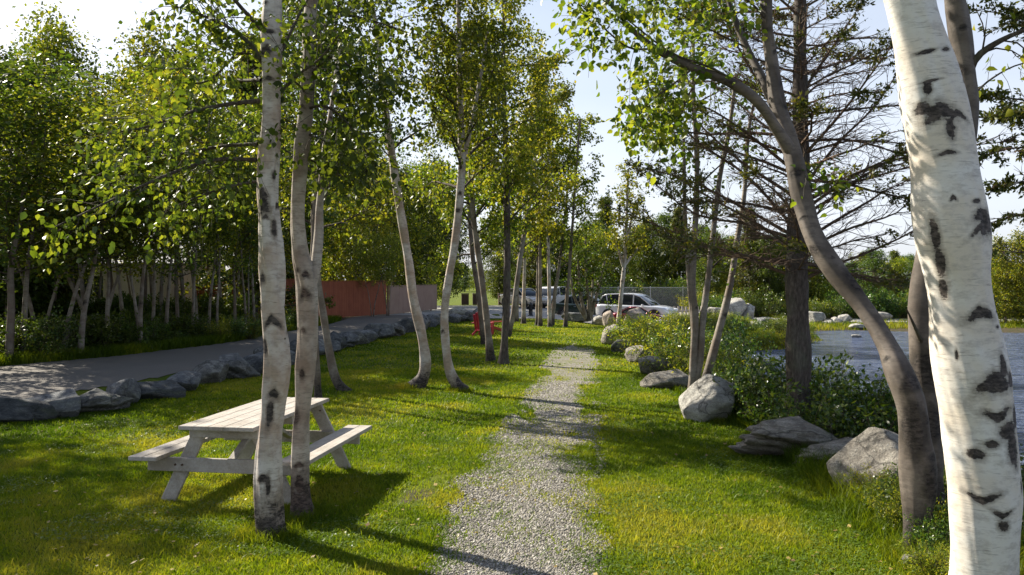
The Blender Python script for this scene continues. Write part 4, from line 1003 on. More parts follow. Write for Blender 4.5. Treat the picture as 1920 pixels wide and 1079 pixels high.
# front row of the left wood, trunks readable
for (pxx, Y, kd, sc) in [(-150, 17, 'birchC', 1.0), (-60, 18, 'birchA', .95), (15, 18.5, 'birchC', 1.02), (40, 19.5, 'birchA', .95), (70, 20.5, 'birchD', 1.1), (118, 20, 'birchB', .92), (150, 20, 'birchA', .98), (172, 22, 'birchD', 1.2), (205, 21.5, 'birchB', .95),
                         (232, 23, 'birchA', .9), (262, 22, 'birchD', 1.15), (285, 24, 'birchB', 1.0), (310, 24, 'birchA', .95), (335, 25.5, 'birchC', .85), (362, 25, 'birchD', 1.15), (392, 26.5, 'birchA', .8), (408, 26, 'birchB', .78), (440, 28, 'birchC', .8), (462, 28.5, 'birchD', 1.0), (532, 32, 'birchB', .85), (478, 30, 'birchA', .85)]:
    p = P(pxx, 600, Y); cc = p[0] * .6 + Y * .8
    o = grow(kd, p[0], Y, r.uniform(0, 6.28), (1.15 * sc, 1.15 * sc, .72 * sc) if cc < 11.5 else sc * .9, group='woodland birches along the driveway'); front.append(o)
kindword = {'woodland_birch': 'slim birch', 'alder_tree': 'bushy alder', 'round_tree': 'rounded yellow-green tree', 'fir_tree': 'dark fir'}
def kw(o): return kindword[o.name.split('.')[0]]
relabel(front, lambda i, o: f'{kw(o)} in the front row of the wood, {ordn(i)} from the left')
# off-frame left: these shade the near lawn
offl = []
for (x, y, kd, sc) in [(-18.3, 16.3, 'alder', 1.55), (-19.6, 15.4, 'alder', 1.7), (-21, 17.6, 'birchC', 1.3), (-20, 16.6, 'alder', 1.65), (-22, 17.2, 'alder', 1.75)]:
    offl.append(grow(kd, x, y, r.uniform(0, 6), sc, group='trees left of the lawn'))
relabel(offl, lambda i, o: f'{kw(o)} beyond the left edge of the lawn, {ordn(i)} along the bank')
back = []
for k in range(38):
    pxx = -260 + 820 * (k + r.random() * .7) / 38; Y = r.uniform(27, 37) + max(0, (pxx - 300) * .02)
    kd = ['alder', 'birchC', 'alder', 'birchA', 'fir'][k % 5]
    if 130 < pxx < 450: kd = ['birchC', 'birchA', 'birchB'][k % 3]
    back.append(grow(kd, (pxx - 960) / F * Y, Y, r.uniform(0, 6), r.uniform(1.0, 1.3) * (.86 if 70 < pxx < 260 else 1.0), group='trees deep in the wood'))
relabel(back, lambda i, o: f'{kw(o)} deep in the wood behind the front row, {ordn(i)} from the left')
# behind the rust fence and driveway end
mid_ = []
for (pxx, Y, kd, sc) in [(560, 43, 'round', 1.1), (625, 45, 'round', 1.15), (665, 47.5, 'round', 1.2), (702, 49, 'birchB', 1.05), (738, 52, 'round', 1.25), (770, 54, 'alder', 1.2), (800, 57, 'round', 1.1), (836, 62, 'alder', 1.1), (700, 42, 'birchD', .6), (726, 43, 'birchD', .62),
                         (590, 50, 'alder', 1.3), (640, 53, 'birchA', 1.45), (685, 56, 'alder', 1.5), (745, 60, 'birchC', 1.4), (790, 63, 'alder', 1.4), (815, 66, 'round', 1.3)]:
    mid_.append(grow(kd, (pxx - 960) / F * Y, Y, r.uniform(0, 6), sc, group='trees around the rust-red fence'))
relabel(mid_, lambda i, o: f'{kw(o)} around the rust-red fence, {ordn(i)} from the left')
# behind the far-lawn birches and cars
tl = []
for k in range(62):
    pxx = 930 + 1170 * (k + r.random() * .5) / 62; Y = r.uniform(66.5, 76) if pxx < 1320 else r.uniform(54, 62)
    kd = ['alder', 'round', 'alder', 'round', 'fir', 'round', 'alder'][k % 7] if pxx < 1900 else 'round'
    sc = r.uniform(.75, 1.0) * (Y / 68) * (1.0 if pxx < 1500 else .72)
    tl.append(grow(kd, (pxx - 960) / F * Y, Y, r.uniform(0, 6), sc, group='tree line beyond the car park and pond'))
for (pxx, Y, sc) in [(1845, 46, .62), (1885, 45, .7), (1925, 44.5, .75), (1965, 45, .75), (2020, 46, .8)]:
    tl.append(grow('round', (pxx - 960) / F * Y, Y, r.uniform(0, 6), sc, group='tree line beyond the car park and pond'))
relabel(tl, lambda i, o: f'{kw(o)} in the tree line beyond car park and pond, {ordn(i)} from the left')
fl = []
for k in range(16):
    pxx = 832 + 120 * k / 15; Y = r.uniform(130, 170)
    fl.append(grow(['round', 'alder'][k % 2], (pxx - 960) / F * Y, Y, r.uniform(0, 6), r.uniform(.45, .8), group='tiny trees on the far skyline'))
relabel(fl, lambda i, o: f'tiny {kw(o)} on the skyline past the field, {ordn(i)} from the left')

# ------------------------------------------------------------------ shrubs
def shrub_proto(seed, h, spread, nst, leafm, ls, nleaf, name, width=.5, up=.8, flower=None, ntw=7):
    r = np.random.default_rng(seed); w = Wood(); lv = Leaves(); fl_ = Leaves()
    for k in range(nst):
        az = r.uniform(0, 6.28); q = spread * math.sqrt(r.random()); e = r.uniform(.75, 1.4)
        p = (math.cos(az) * q * .45, math.sin(az) * q * .45, -.05)
        ln = limb(r, p, (math.cos(az) * math.cos(e) * (q / spread + .2), math.sin(az) * math.cos(e) * (q / spread + .2), math.sin(e)), h * r.uniform(.65, 1.1), 5, .13, .03)
        w.tube(ln, np.linspace(.011, .003, 6), 4)
        branch_out(r, w, lv, ln, .01, ntw + 2, h * .34, int(nleaf * 1.6), .04, .12, .1, l3=1, twr=.004)
        if flower: fl_.along(r, ln[-3:], 26, .05, .2, -.1)
    root = empty(name, (0, -500, 0))
    link('stems', w.mesh('stems'), M['twig'], root); link('foliage', lv.mesh(r, 'foliage', ls, width, upn=up), M[leafm], root)
    if flower: link('blossoms', fl_.mesh(r, 'blossoms', .035, .8), M[flower], root)
    return root
PROTO['shrubA'] = shrub_proto(401, 1.15, .75, 24, 'shrubleaf', .055, 9, 'leafy_shrub')
PROTO['shrubB'] = shrub_proto(402, .9, .7, 22, 'shrubleaf', .05, 9, 'low_shrub')
PROTO['shrubC'] = shrub_proto(403, 1.0, .6, 24, 'leaf_yel', .06, 8, 'willow_shrub', .32)
PROTO['gold'] = shrub_proto(404, .85, .6, 26, 'goldleaf', .055, 7, 'golden_shrub', .3, flower='goldleaf')
PROTO['under'] = shrub_proto(405, 1.0, .8, 18, 'leaf_dark', .075, 8, 'undergrowth_bush')
def shr(kd, px_, py_, Y, sc, lab, grp, cat='shrub'):
    x = (px_ - 960) / F * Y; return grow(kd, x, Y, random.uniform(0, 6.28), sc * 1.15, lab, grp, cat)
sh = []
bank = [(1180, 27, 'gold', 1.0), (1200, 25.5, 'gold', 1.1), (1232, 26, 'gold', 1.0), (1222, 23, 'shrubC', 1.1), (1245, 21.5, 'shrubC', 1.15), (1260, 24, 'shrubC', 1.1), (1270, 19.5, 'shrubC', 1.1), (1300, 21, 'shrubA', 1.1), (1290, 17.5, 'shrubC', .95), (1325, 18.5, 'shrubA', 1.1), (1345, 16, 'shrubC', 1.0),
        (1370, 18, 'shrubC', 1.05), (1370, 14.2, 'shrubB', 1.1), (1400, 15.2, 'shrubA', .95), (1430, 16.5, 'shrubC', .8), (1415, 13.0, 'shrubA', .95), (1390, 12.3, 'shrubB', .95), (1440, 12.3, 'shrubA', .95), (1475, 13.2, 'shrubC', .9), (1475, 11.3, 'shrubB', 1.1), (1530, 11.6, 'shrubA', 1.15), (1575, 11.8, 'shrubA', 1.25), (1560, 10.6, 'shrubA', 1.1),
        (1625, 11.2, 'shrubA', 1.0), (1610, 10.1, 'shrubB', 1.1), (1660, 10.4, 'shrubA', 1.0), (1690, 9.7, 'shrubB', 1.15), (1730, 10.2, 'shrubA', .8), (1740, 8.8, 'shrubB', .8), (1520, 10.3, 'shrubB', .8), (1930, 9, 'shrubA', .75), (1960, 7.6, 'shrubA', .9), (1925, 7.0, 'shrubB', .6), (1780, 8, 'shrubB', .7), (1745, 7.2, 'shrubB', .5), (1668, 7.1, 'shrubB', .38), (1690, 6.7, 'shrubC', .36), (1760, 6.6, 'under', .45), (1775, 5.9, 'shrubB', .4), (1752, 5.6, 'shrubC', .3), (1920, 5.9, 'shrubA', .5), (1640, 7.6, 'shrubC', .3), (1700, 7.0, 'shrubC', .4), (1760, 6.1, 'shrubB', .3), (1680, 7.4, 'shrubC', .35), (1320, 24, 'shrubA', 1.0), (1350, 22, 'shrubB', 1.0)]
for (px_, Y, kd, sc) in bank: sh.append(shr(kd, px_, 0, Y, sc * (.7 if 1360 < px_ < 1500 else .9 if px_ > 1500 else 1), None, 'shrubs on the pond bank'))
word = {'undergrowth_bush': 'dark ragged bush', 'leafy_shrub': 'glossy dark leafy shrub', 'low_shrub': 'low round shrub', 'willow_shrub': 'willowy pale green shrub', 'golden_shrub': 'yellow-flowered shrub'}
relabel(sh, lambda i, o: f"{word[o.name.split('.')[0]]} on the near pond bank, {ordn(i)} counting rightwards")
pen = []
for k in range(34):
    px_ = 1255 + 260 * r.random(); Y = r.uniform(31, 42)
    x = (px_ - 960) / F * Y
    if float(sdist(SHORE, np.array([x]), np.array([Y]))[0]) > -.2 or float(sdist(ROCKR, np.array([x]), np.array([Y]))[0]) < .3: continue
    pen.append(grow(['shrubB', 'shrubC', 'gold'][k % 3], x, Y, r.uniform(0, 6), r.uniform(.6, .95), None, 'shrubs on the grassy point', 'shrub'))
relabel(pen, lambda i, o: f"{word[o.name.split('.')[0]]} on the grassy point in the pond, {ordn(i)} from the left")
fs = []
for k in range(16):
    px_ = 1040 + 290 * k / 16; Y = r.uniform(64.9, 66)
    fs.append(grow(['shrubC', 'shrubA'][k % 2], (px_ - 960) / F * Y, Y, r.uniform(0, 6), r.uniform(1.6, 2.6), None, 'bushes along the far bank', 'shrub'))
for k in range(26):
    px_ = 1300 + 700 * k / 26; Y = r.uniform(49.5, 52.5) if px_ > 1500 else r.uniform(52, 54)
    fs.append(grow(['shrubC', 'shrubB', 'shrubA'][k % 3], (px_ - 960) / F * Y, Y, r.uniform(0, 6), r.uniform(1.2, 2.0), None, 'bushes along the far bank', 'shrub'))
relabel(fs, lambda i, o: f"{word[o.name.split('.')[0]]} along the far tree line, {ordn(i)} from the left")
un = []
for k in range(16):
    px_ = 60 + 400 * k / 16; Y = r.uniform(26, 30) + (px_ > 300) * 3
    un.append(grow('under', (px_ - 960) / F * Y, Y, r.uniform(0, 6), r.uniform(1.1, 1.5), None, 'undergrowth along the wood edge', 'bush'))
for k in range(44):
    px_ = -120 + 700 * k / 44; Ye = np.interp(px_, [-120, 0, 240, 480, 620], [17.0, 18.2, 20.9, 26.0, 35]); Y = Ye + r.uniform(.3, 1.8)
    kd = 'under' if k % 4 else 'shrubA'
    if px_ > 360 and k % 2: kd = 'shrubC'
    un.append(grow(kd, (px_ - 960) / F * Y, Y, r.uniform(0, 6), (r.uniform(.35, .8) if k % 3 else r.uniform(.7, 1.1)), None, 'undergrowth along the wood edge', 'bush'))
relabel(un, lambda i, o: f"{word[o.name.split('.')[0]]} at the wood edge beyond the driveway, {ordn(i)} from the left")

r = np.random.default_rng(78); cl = Leaves(); x, y = lawnpts(r, 150000, 4.4, 13, .9); m_ = fbm(x * 1.2 + 70, y * 1.2, 3) > .57; x, y = x[m_], y[m_]
cl.c.append(np.stack([x, y, gz(x, y) + .016 + .012 * r.random(len(x))], 1)); a = r.random(len(x)) * 6.28; cl.d.append(np.stack([np.cos(a), np.sin(a), .15 + 0 * a], 1))
tag(link('clover', cl.mesh(r, 'clover', .017, 1.0, upn=3.5), M['clover']), 'patches of small round clover leaves in the lawn', 'clover', kind='stuff')
r = np.random.default_rng(77); fl2 = Leaves(); n = 2600
y = 4.8 + 16 * r.random(n) ** 1.3; x = (r.random(n) * 2 - 1) * (.62 * y)
ok = (-sdist(ROCKL, x, y) < -.1) & (sdist(ROCKR, x, y) < .3) & ((fbm(x * .7, y * .7) > .5) | (r.random(n) < .3)); x, y = x[ok], y[ok]
fl2.c.append(np.stack([x, y, gz(x, y) + .022], 1)); a = r.random(len(x)) * 6.28; fl2.d.append(np.stack([np.cos(a), np.sin(a), r.normal(0, .25, len(x))], 1))
M['fallen'] = leafmat('fallen_leaf', [(.12, .07, .03), (.3, .22, .06), (.4, .3, .1)], .15)
tag(link('fallen_leaves', fl2.mesh(r, 'fallen_leaves', .038, .75, upn=3), M['fallen']), 'dry yellow and brown leaves scattered over the lawn', 'leaves', kind='stuff')
# tall grass and weeds along banks and the wood edge
r = np.random.default_rng(55); V = []; Q = []; T = []; R = []; off = 0
n = 150000; y = 4.5 + 39 * r.random(n) ** 1.4; x = np.interp(y, [p[1] for p in ROCKR], [p[0] for p in ROCKR]) + .1 + np.abs(r.normal(0, 1.5, n)) * (1 + y / 25)
ok = sdist(SHORE, x, y) < -.05; x, y = x[ok], y[ok]
addb(r, x, y, .06 + .22 * r.random(len(x)) * fbm(x * 1.5, y * 1.5), .007 + .0006 * y, -.05, .45)
n = 60000; t = r.random(n); y = 16 + 22 * t; x = np.interp(y, [15.3, 17.8, 20.5, 25.5, 35, 45], [-18, -11.5, -9.9, -8.6, -8.0, -8.2]) - np.abs(r.normal(0, 1.6, n))
addb(r, x, y, .08 + .25 * r.random(n), .02 * np.ones(n), -.3, .4)
n = 50000; y = 43 + 12 * r.random(n); x = 9 + 45 * r.random(n); ok = (sdist(SHORE, x, y) < -.05) & ~inpoly(LOT, x, y); x, y = x[ok], y[ok]
addb(r, x, y, .1 + .2 * r.random(len(x)), .03 * np.ones(len(x)), .1, .4)
n = 60000; y = 4.6 + 4.8 * r.random(n); x = 2.72 + .09 * (y - 5) + 1.5 * r.random(n) ** .8 + .25 * (fbm(y * 2, y * 0 + 3) - .5); addb(r, x, y, .04 + .28 * r.random(n) ** 2.2 * smooth(2.6, 3.3, x), .006 * np.ones(n), -.05, .5)
for (cx_, cy_) in [(-1.99, 6.6), (-1.87, 7.1), (-2.0, 15.6), (-1.0, 15.2), (2.96, 12), (3.1, 6.1)]:
    n = 900; a = r.random(n) * 6.28; q = .12 + .16 * r.random(n); addb(r, cx_ + np.cos(a) * q, cy_ + np.sin(a) * q, .04 + .09 * r.random(n), .006 * np.ones(n), 0, .5)
tag(link('weeds', npmesh('weeds', np.concatenate(V), [np.concatenate(Q), np.concatenate(T)], np.concatenate(R)), M['grass']), 'rough long grass and weeds on the pond bank and wood edge', 'weeds', kind='stuff')

# ------------------------------------------------------------------ fences
M['rust'] = None
def boards(name, a, b_):
    m, nt, b = mat(name)
    n = noise(nt, 1, 5, .6, stretch=(5, 5, .6)); n2 = noise(nt, 2, 5)
    c = mixc(nt, .4, ramp(nt, n, [(.3, a), (.7, b_)]), ramp(nt, n2, [(.35, a), (.65, b_)]))
    nt.links.new(c, b.inputs['Base Color']); b.inputs['Roughness'].default_value = .8; return m
M['rust'] = boards('rust_red_boards', (.22, .055, .025), (.34, .10, .045))
M['pinkboard'] = boards('faded_pink_boards', (.26, .16, .12), (.36, .24, .18))
def board_fence(p0, p1, h, m, label, step=.0):
    p0, p1 = np.array(p0, float), np.array(p1, float); L = np.linalg.norm(p1 - p0); d = (p1 - p0) / L
    root = empty('board_fence', (*p0, gz1(*p0)), math.atan2(d[1], d[0])); tag(root, label, 'fence')
    bm = bmesh.new(); n = int(L / .15)
    for k in range(n): addbox(bm, ((k + .5) * .15, 0, h / 2 + .02), (.143, .02, h - .03 - .02 * random.random()), None, 0)
    obj('panel', bm, m, root)
    bm = bmesh.new()
    for z in (.3, h - .3): addbox(bm, (L / 2, .05, z), (L, .05, .09), None, 0)
    addbox(bm, (L / 2, -.0, h + .025), (L, .09, .03), None, 0)
    obj('rail', bm, m, root)
    for k in range(int(L / 2.4) + 1):
        bm = bmesh.new(); addbox(bm, (min(L, k * 2.4), .09, h / 2), (.1, .1, h + .06), None, .006); obj('post', bm, m, root)
g0, g1, g2, g3 = (-17, 32), (-11.2, 38.5), (-8.6, 45), (-4.85, 52)
board_fence((-14.2, 36.0), (-9.7, 38.6), 1.95, M['rust'], 'shaded rust-red board fence half hidden behind the wood')
board_fence((-9.55, 38.75), (-6.9, 44.4), 1.85, M['rust'], 'bright rust-red board fence beside the driveway, in the sun')
board_fence((-6.8, 44.6), (-4.9, 52.5), 1.6, M['pinkboard'], 'lower faded pinkish board fence at the end of the rust-red one')

M['galv'] = plain('galvanised_steel', (.42, .43, .44), .5, .4)
def chain_fence(p0, p1, h, label):
    p0, p1 = np.array(p0, float), np.array(p1, float); L = np.linalg.norm(p1 - p0); d = (p1 - p0) / L
    root = empty('chain_link_fence', (*p0, -.25), math.atan2(d[1], d[0])); tag(root, label, 'fence')
    bm = bmesh.new(); k = -h
    while k < L:
        a = (max(k, 0), max(0, -k)); b = (min(k + h, L), min(h, L - k))
        for fl_ in (0, 1):
            q = bm.verts
            z0, z1 = (a[1], b[1]) if not fl_ else (h - a[1], h - b[1]); w_ = .009
            vs = [bm.verts.new((a[0] - w_, fl_ * .01, z0)), bm.verts.new((a[0] + w_, fl_ * .01, z0)), bm.verts.new((b[0] + w_, fl_ * .01, z1)), bm.verts.new((b[0] - w_, fl_ * .01, z1))]
            bm.faces.new(vs)
        k += .13
    obj('wire_mesh', bm, M['galv'], root)
    bm = bmesh.new()
    for z in (.06, h): addbox(bm, (L / 2, .03, z), (L, .045, .045), None, 0)
    obj('rail', bm, M['galv'], root)
    for k in range(int(L / 2.5) + 1):
        bm = bmesh.new(); addbox(bm, (min(L, k * 2.5), .05, h / 2 + .03), (.06, .06, h + .1), None, .01); obj('post', bm, M['galv'], root)
    return root
chain_fence((3.5, 64.5), (15.2, 62), 1.75, 'grey chain-link fence behind the parked cars')
# low timber rail right of the white car
root = empty('palisade', P(1283, 588, 49) * np.array((1, 1, 0)) + np.array((0, 0, -.38)), .1); tag(root, 'low rough timber palisade at the car park corner', 'fence')
for k in range(9):
    bm = bmesh.new(); addbox(bm, (-.6 + k * .24, 0, .42), (.12, .06, .84 + .1 * random.random()), None, .01); obj('post', bm, M['greywood'], root)
bm = bmesh.new(); addbox(bm, (.35, .055, .6), (2.2, .045, .1), None, .01); obj('rail', bm, M['greywood'], root)

# ------------------------------------------------------------------ white house behind the wood
M['siding'] = plain('white_siding', (.72, .72, .74), .7, 0, .05, 3); M['roofm'] = plain('grey_roof_felt', (.30, .30, .33), .8, 0, .15, 6)
M['glass'] = plain('window_glass', (.03, .04, .05), .08, 0, .1, 2); M['trim'] = plain('white_trim', (.78, .78, .78), .6, 0, .04)
def house(x0, x1, y, h, label):
    root = empty('bungalow', ((x0 + x1) / 2, y, gz1((x0 + x1) / 2, y))); tag(root, label, 'house'); w = (x1 - x0)
    bm = bmesh.new(); addbox(bm, (0, 3, h / 2), (w, 6, h), None, 0)
    for k in range(int(h / .2)): addbox(bm, (0, -.012, .1 + k * .2), (w - .1, .024, .17), None, 0)
    obj('wall', bm, M['siding'], root)
    bm = bmesh.new()
    vs = [bm.verts.new(q) for q in [(-w / 2 - .4, -.5, h), (w / 2 + .4, -.5, h), (w / 2 + .4, 3, h + 1.3), (-w / 2 - .4, 3, h + 1.3), (-w / 2 - .4, 6.5, h), (w / 2 + .4, 6.5, h)]]
    bm.faces.new((vs[0], vs[1], vs[2], vs[3])); bm.faces.new((vs[3], vs[2], vs[5], vs[4])); bm.faces.new((vs[0], vs[3], vs[4])); bm.faces.new((vs[1], vs[5], vs[2])); bm.faces.new((vs[0], vs[4], vs[5], vs[1]))
    obj('roof', bm, M['roofm'], root)
    for k in range(int(w / 3)):
        xx = -w / 2 + 1.5 + k * 3
        bm = bmesh.new()
        for (cx, cz, sx_, sz_) in ((-.5, 0, .08, 1.1), (.5, 0, .08, 1.1), (0, .55, 1.08, .08), (0, -.55, 1.08, .08), (0, 0, .05, 1.02)): addbox(bm, (xx + cx, -.045, 1.6 + cz), (sx_, .05, sz_), None, 0)
        f_ = obj('window', bm, M['trim'], root)
        bm = bmesh.new(); addbox(bm, (xx, -.032, 1.6), (.92, .02, 1.0), None, 0); obj('pane', bm, M['glass'], f_)
house(-27, -15.5, 37.5, 2.7, 'white-sided bungalow glimpsed through the trunks of the wood')

# ------------------------------------------------------------------ cars
def paint(name, c, rough=.25, metal=.3):
    m, nt, b = mat(name); n = noise(nt, 3, 3)
    nt.links.new(ramp(nt, n, [(.3, tuple(x * .92 for x in c)), (.7, c)]), b.inputs['Base Color'])
    b.inputs['Roughness'].default_value = rough; b.inputs['Metallic'].default_value = metal; b.inputs['Coat Weight'].default_value = .6; b.inputs['Coat Roughness'].default_value = .06
    return m
M['tyre'] = plain('tyre_rubber', (.02, .02, .021), .85); M['rim'] = plain('alloy_rim', (.45, .46, .47), .3, .8); M['carglass'] = plain('car_glass', (.02, .025, .03), .05, 0, .1, 1)
M['black'] = plain('black_trim', (.015, .015, .016), .5); M['redlamp'] = plain('tail_lamp_red', (.5, .02, .02), .2); M['headlamp'] = plain('head_lamp_clear', (.7, .7, .72), .1); M['plate'] = plain('number_plate_white', (.7, .7, .7), .5)
def loft(bm, secs):
    "secs: list of rings of equal length (closed)"
    rings = [[bm.verts.new(q) for q in s] for s in secs]; n = len(rings[0])
    for a, b in zip(rings[:-1], rings[1:]):
        for k in range(n): bm.faces.new((a[k], a[(k + 1) % n], b[(k + 1) % n], b[k]))
    bm.faces.new(rings[0]); bm.faces.new(list(reversed(rings[-1])))
def ringat(x, hw, z0, z1, rnd=.1, tum=0.):
    "rounded cross-section in the yz plane; tum = how far the top leans in"
    pts = []
    for (sy, sz, a0) in ((1, 0, -90), (1, 1, 0), (-1, 1, 90), (-1, 0, 180)):
        for k in range(4):
            a = math.radians(a0 + 30 * k); w_ = hw - (tum if sz else 0); zc = z1 - rnd if sz else z0 + rnd
            pts.append((x, sy * (w_ - rnd) + rnd * math.cos(a), zc + rnd * math.sin(a)))
    return pts
def make_car(kind, mpaint, loc, rz, label, name):
    root = empty(name, (loc[0], loc[1], gz1(*loc) + .02), rz); tag(root, label, 'car', 'cars in the car park')
    if kind == 'suv':
        L, W_, lowz, belt, roofz, wr = 4.55, .91, .30, 1.02, 1.66, .35
        body = [(-2.27, .70, .50, .90), (-2.2, .82, .36, 1.0), (-1.9, .89, .32, 1.04), (-1.0, .91, .30, 1.02), (0, .91, .30, 1.0), (.9, .91, .30, .99), (1.5, .89, .30, .96), (1.95, .86, .32, .88), (2.2, .76, .38, .74), (2.28, .62, .46, .66)]
        top = [(-2.12, .74, 1.0, 1.06), (-1.85, .80, .98, 1.52), (-1.5, .81, .97, 1.62), (-.6, .82, .97, 1.66), (.1, .82, .96, 1.63), (.45, .81, .95, 1.52), (.85, .80, .95, 1.22), (1.15, .78, .93, 1.0)]
    else:
        L, W_, lowz, belt, roofz, wr = 4.6, .90, .25, .92, 1.44, .32
        body = [(-2.3, .66, .45, .86), (-2.2, .8, .33, .95), (-1.8, .88, .27, .97), (-1.0, .9, .25, .93), (0, .9, .25, .91), (.9, .9, .25, .90), (1.5, .88, .26, .86), (1.95, .84, .28, .79), (2.25, .72, .36, .66), (2.32, .6, .42, .6)]
        top = [(-1.75, .72, .92, .97), (-1.3, .74, .9, 1.22), (-.85, .76, .9, 1.40), (-.2, .77, .9, 1.44), (.25, .77, .9, 1.40), (.7, .76, .88, 1.15), (1.1, .74, .86, .9)]
    bm = bmesh.new(); loft(bm, [ringat(x, hw, z0, z1, .11) for x, hw, z0, z1 in body]); b_ = obj('body', bm, mpaint, root, True)
    # glasshouse: dark glass volume, painted roof shell and pillars set proud of it
    bm = bmesh.new(); loft(bm, [ringat(x, hw, z0 - .08, max(z1, z0 + .02), .05, .13 * min(1, (z1 - z0) / .5)) for x, hw, z0, z1 in top]); obj('window_glass', bm, M['carglass'], root, True)
    bm = bmesh.new(); rf = [q for q in top if q[3] > roofz - .16]
    loft(bm, [ringat(x, hw - .10, z1 - .03, z1 + .018, .022) for x, hw, z0, z1 in rf]); obj('roof', bm, mpaint, root, True)
    for s in (-1, 1):
        bm = bmesh.new()
        def side(i, frac):
            x, hw, z0, z1 = top[i]; tm = .13 * min(1, (z1 - z0) / .5); return (x, s * (hw - tm * frac + .004), z0 + (z1 - z0) * frac)
        for i in range(1, len(top) - 1 if kind == 'suv' else len(top) - 1): beam(bm, side(i, .97), side(i + 1 if i + 1 < len(top) else i, .97), .03, .05, 0)
        beam(bm, side(0, 0.2), side(1, .97), .03, .07, 0); beam(bm, side(len(top) - 1, .5), side(len(top) - 2, .97), .03, .05, 0)
        mi = len(top) // 2; x, hw, z0, z1 = top[mi]; beam(bm, (x, s * (hw + .0), z0 - .02), (x, s * (hw - .115), z1 - .02), .02, .07, 0, (1, 0, 0))
        x, hw, z0, z1 = top[2]; beam(bm, (x + .05, s * hw, z0 - .02), (x - .1, s * (hw - .115), z1 - .03), .02, .06, 0, (1, 0, 0))
        obj('pillar', bm, mpaint, root)
    for s in (-1, 1):
        for wx in (-1.38, 1.38):
            bm = bmesh.new(); n = 28
            prof = [(-.11, wr * .62), (-.11, wr * .93), (-.08, wr), (.08, wr), (.11, wr * .93), (.11, wr * .62)]
            rg = [[bm.verts.new((wx + rr * math.cos(2 * math.pi * k / n), s * (W_ - .10) + yy, wr + rr * math.sin(2 * math.pi * k / n))) for k in range(n)] for yy, rr in prof]
            for a, b in zip(rg[:-1], rg[1:]):
                for k in range(n): bm.faces.new((a[k], a[(k + 1) % n], b[(k + 1) % n], b[k]))
            t_ = obj('wheel', bm, M['tyre'], root, True)
            bm = bmesh.new(); yy = s * (W_ + .0)
            for k in range(10):
                a = 2 * math.pi * k / 10; beam(bm, (wx, yy - s * .02, wr), (wx + wr * .6 * math.cos(a), yy - s * .02, wr + wr * .6 * math.sin(a)), .02, .05, 0, (0, 1, 0))
            bmesh.ops.create_circle(bm, cap_ends=True, segments=20, radius=wr * .62, matrix=__import__('mathutils').Matrix.Translation((wx, yy - s * .05, wr)) @ __import__('mathutils').Matrix.Rotation(math.pi / 2, 4, 'X'))
            obj('rim', bm, M['rim'], t_)
            bm = bmesh.new(); bmesh.ops.create_circle(bm, cap_ends=True, segments=28, radius=wr + .06, matrix=__import__('mathutils').Matrix.Translation((wx, s * (W_ + .003), wr + .02)) @ __import__('mathutils').Matrix.Rotation(math.pi / 2, 4, 'X')); obj('wheel_arch', bm, M['black'], root)
    for s in (-1, 1):
        bm = bmesh.new(); addbox(bm, (2.14, s * .62, .74 if kind == 'suv' else .66), (.22, .34, .12), (0, .2, -s * .35), .03); obj('headlight', bm, M['headlamp'], root)
        bm = bmesh.new(); addbox(bm, (-2.2, s * .68, .92 if kind == 'suv' else .8), (.12, .28, .16), (0, 0, s * .2), .02); obj('taillight', bm, M['redlamp'], root)
        bm = bmesh.new(); addbox(bm, (.72, s * (W_ + .07), 1.0 if kind == 'suv' else .93), (.1, .2, .13), None, .03); obj('mirror', bm, mpaint, root)
        for dx in (-.42, .42):
            bm = bmesh.new(); addbox(bm, (dx - .2, s * (W_ + .006), belt - .17), (.16, .02, .03), None, .005); obj('door_handle', bm, M['rim'], root)
    bm = bmesh.new(); addbox(bm, (2.24, 0, .5), (.1, .9, .2), None, .03); obj('grille', bm, M['black'], root)
    for xx, ss in ((2.31, 1), (-2.29, 1)):
        bm = bmesh.new(); addbox(bm, (xx, 0, .48 if xx > 0 else .62), (.02, .5, .12), None, .003); obj('number_plate', bm, M['plate'], root)
    bm = bmesh.new(); addbox(bm, (-2.25, 0, .45), (.12, 1.3, .14), None, .03); obj('bumper', bm, M['black'], root)
    return root
def at(px_, Y): return ((px_ - 960) / F * Y, Y)
make_car('suv', paint('white_car_paint', (.78, .78, .80)), at(1193, 47), -.5, 'white family car parked behind the tall pinkish boulder, nose to the right', 'parked_car')
make_car('sedan', paint('dark_green_paint', (.035, .055, .045)), at(1105, 50.0), -.45, 'dark green saloon parked behind the fan-stemmed tree', 'parked_car')
make_car('suv', paint('white_paint_two', (.74, .74, .76)), at(1034, 62), -2.1, 'white high-roofed car left of the dark green saloon', 'parked_car')
make_car('sedan', paint('beige_paint', (.52, .47, .42)), at(982, 61), -1.0, 'pale beige car parked furthest left behind the thin birches', 'parked_car')
make_car('sedan', paint('maroon_paint', (.22, .02, .035)), at(1196, 44.2), -.1, 'dark red car almost hidden behind the tall pinkish boulder', 'parked_car').scale = (.6, .8, .68)

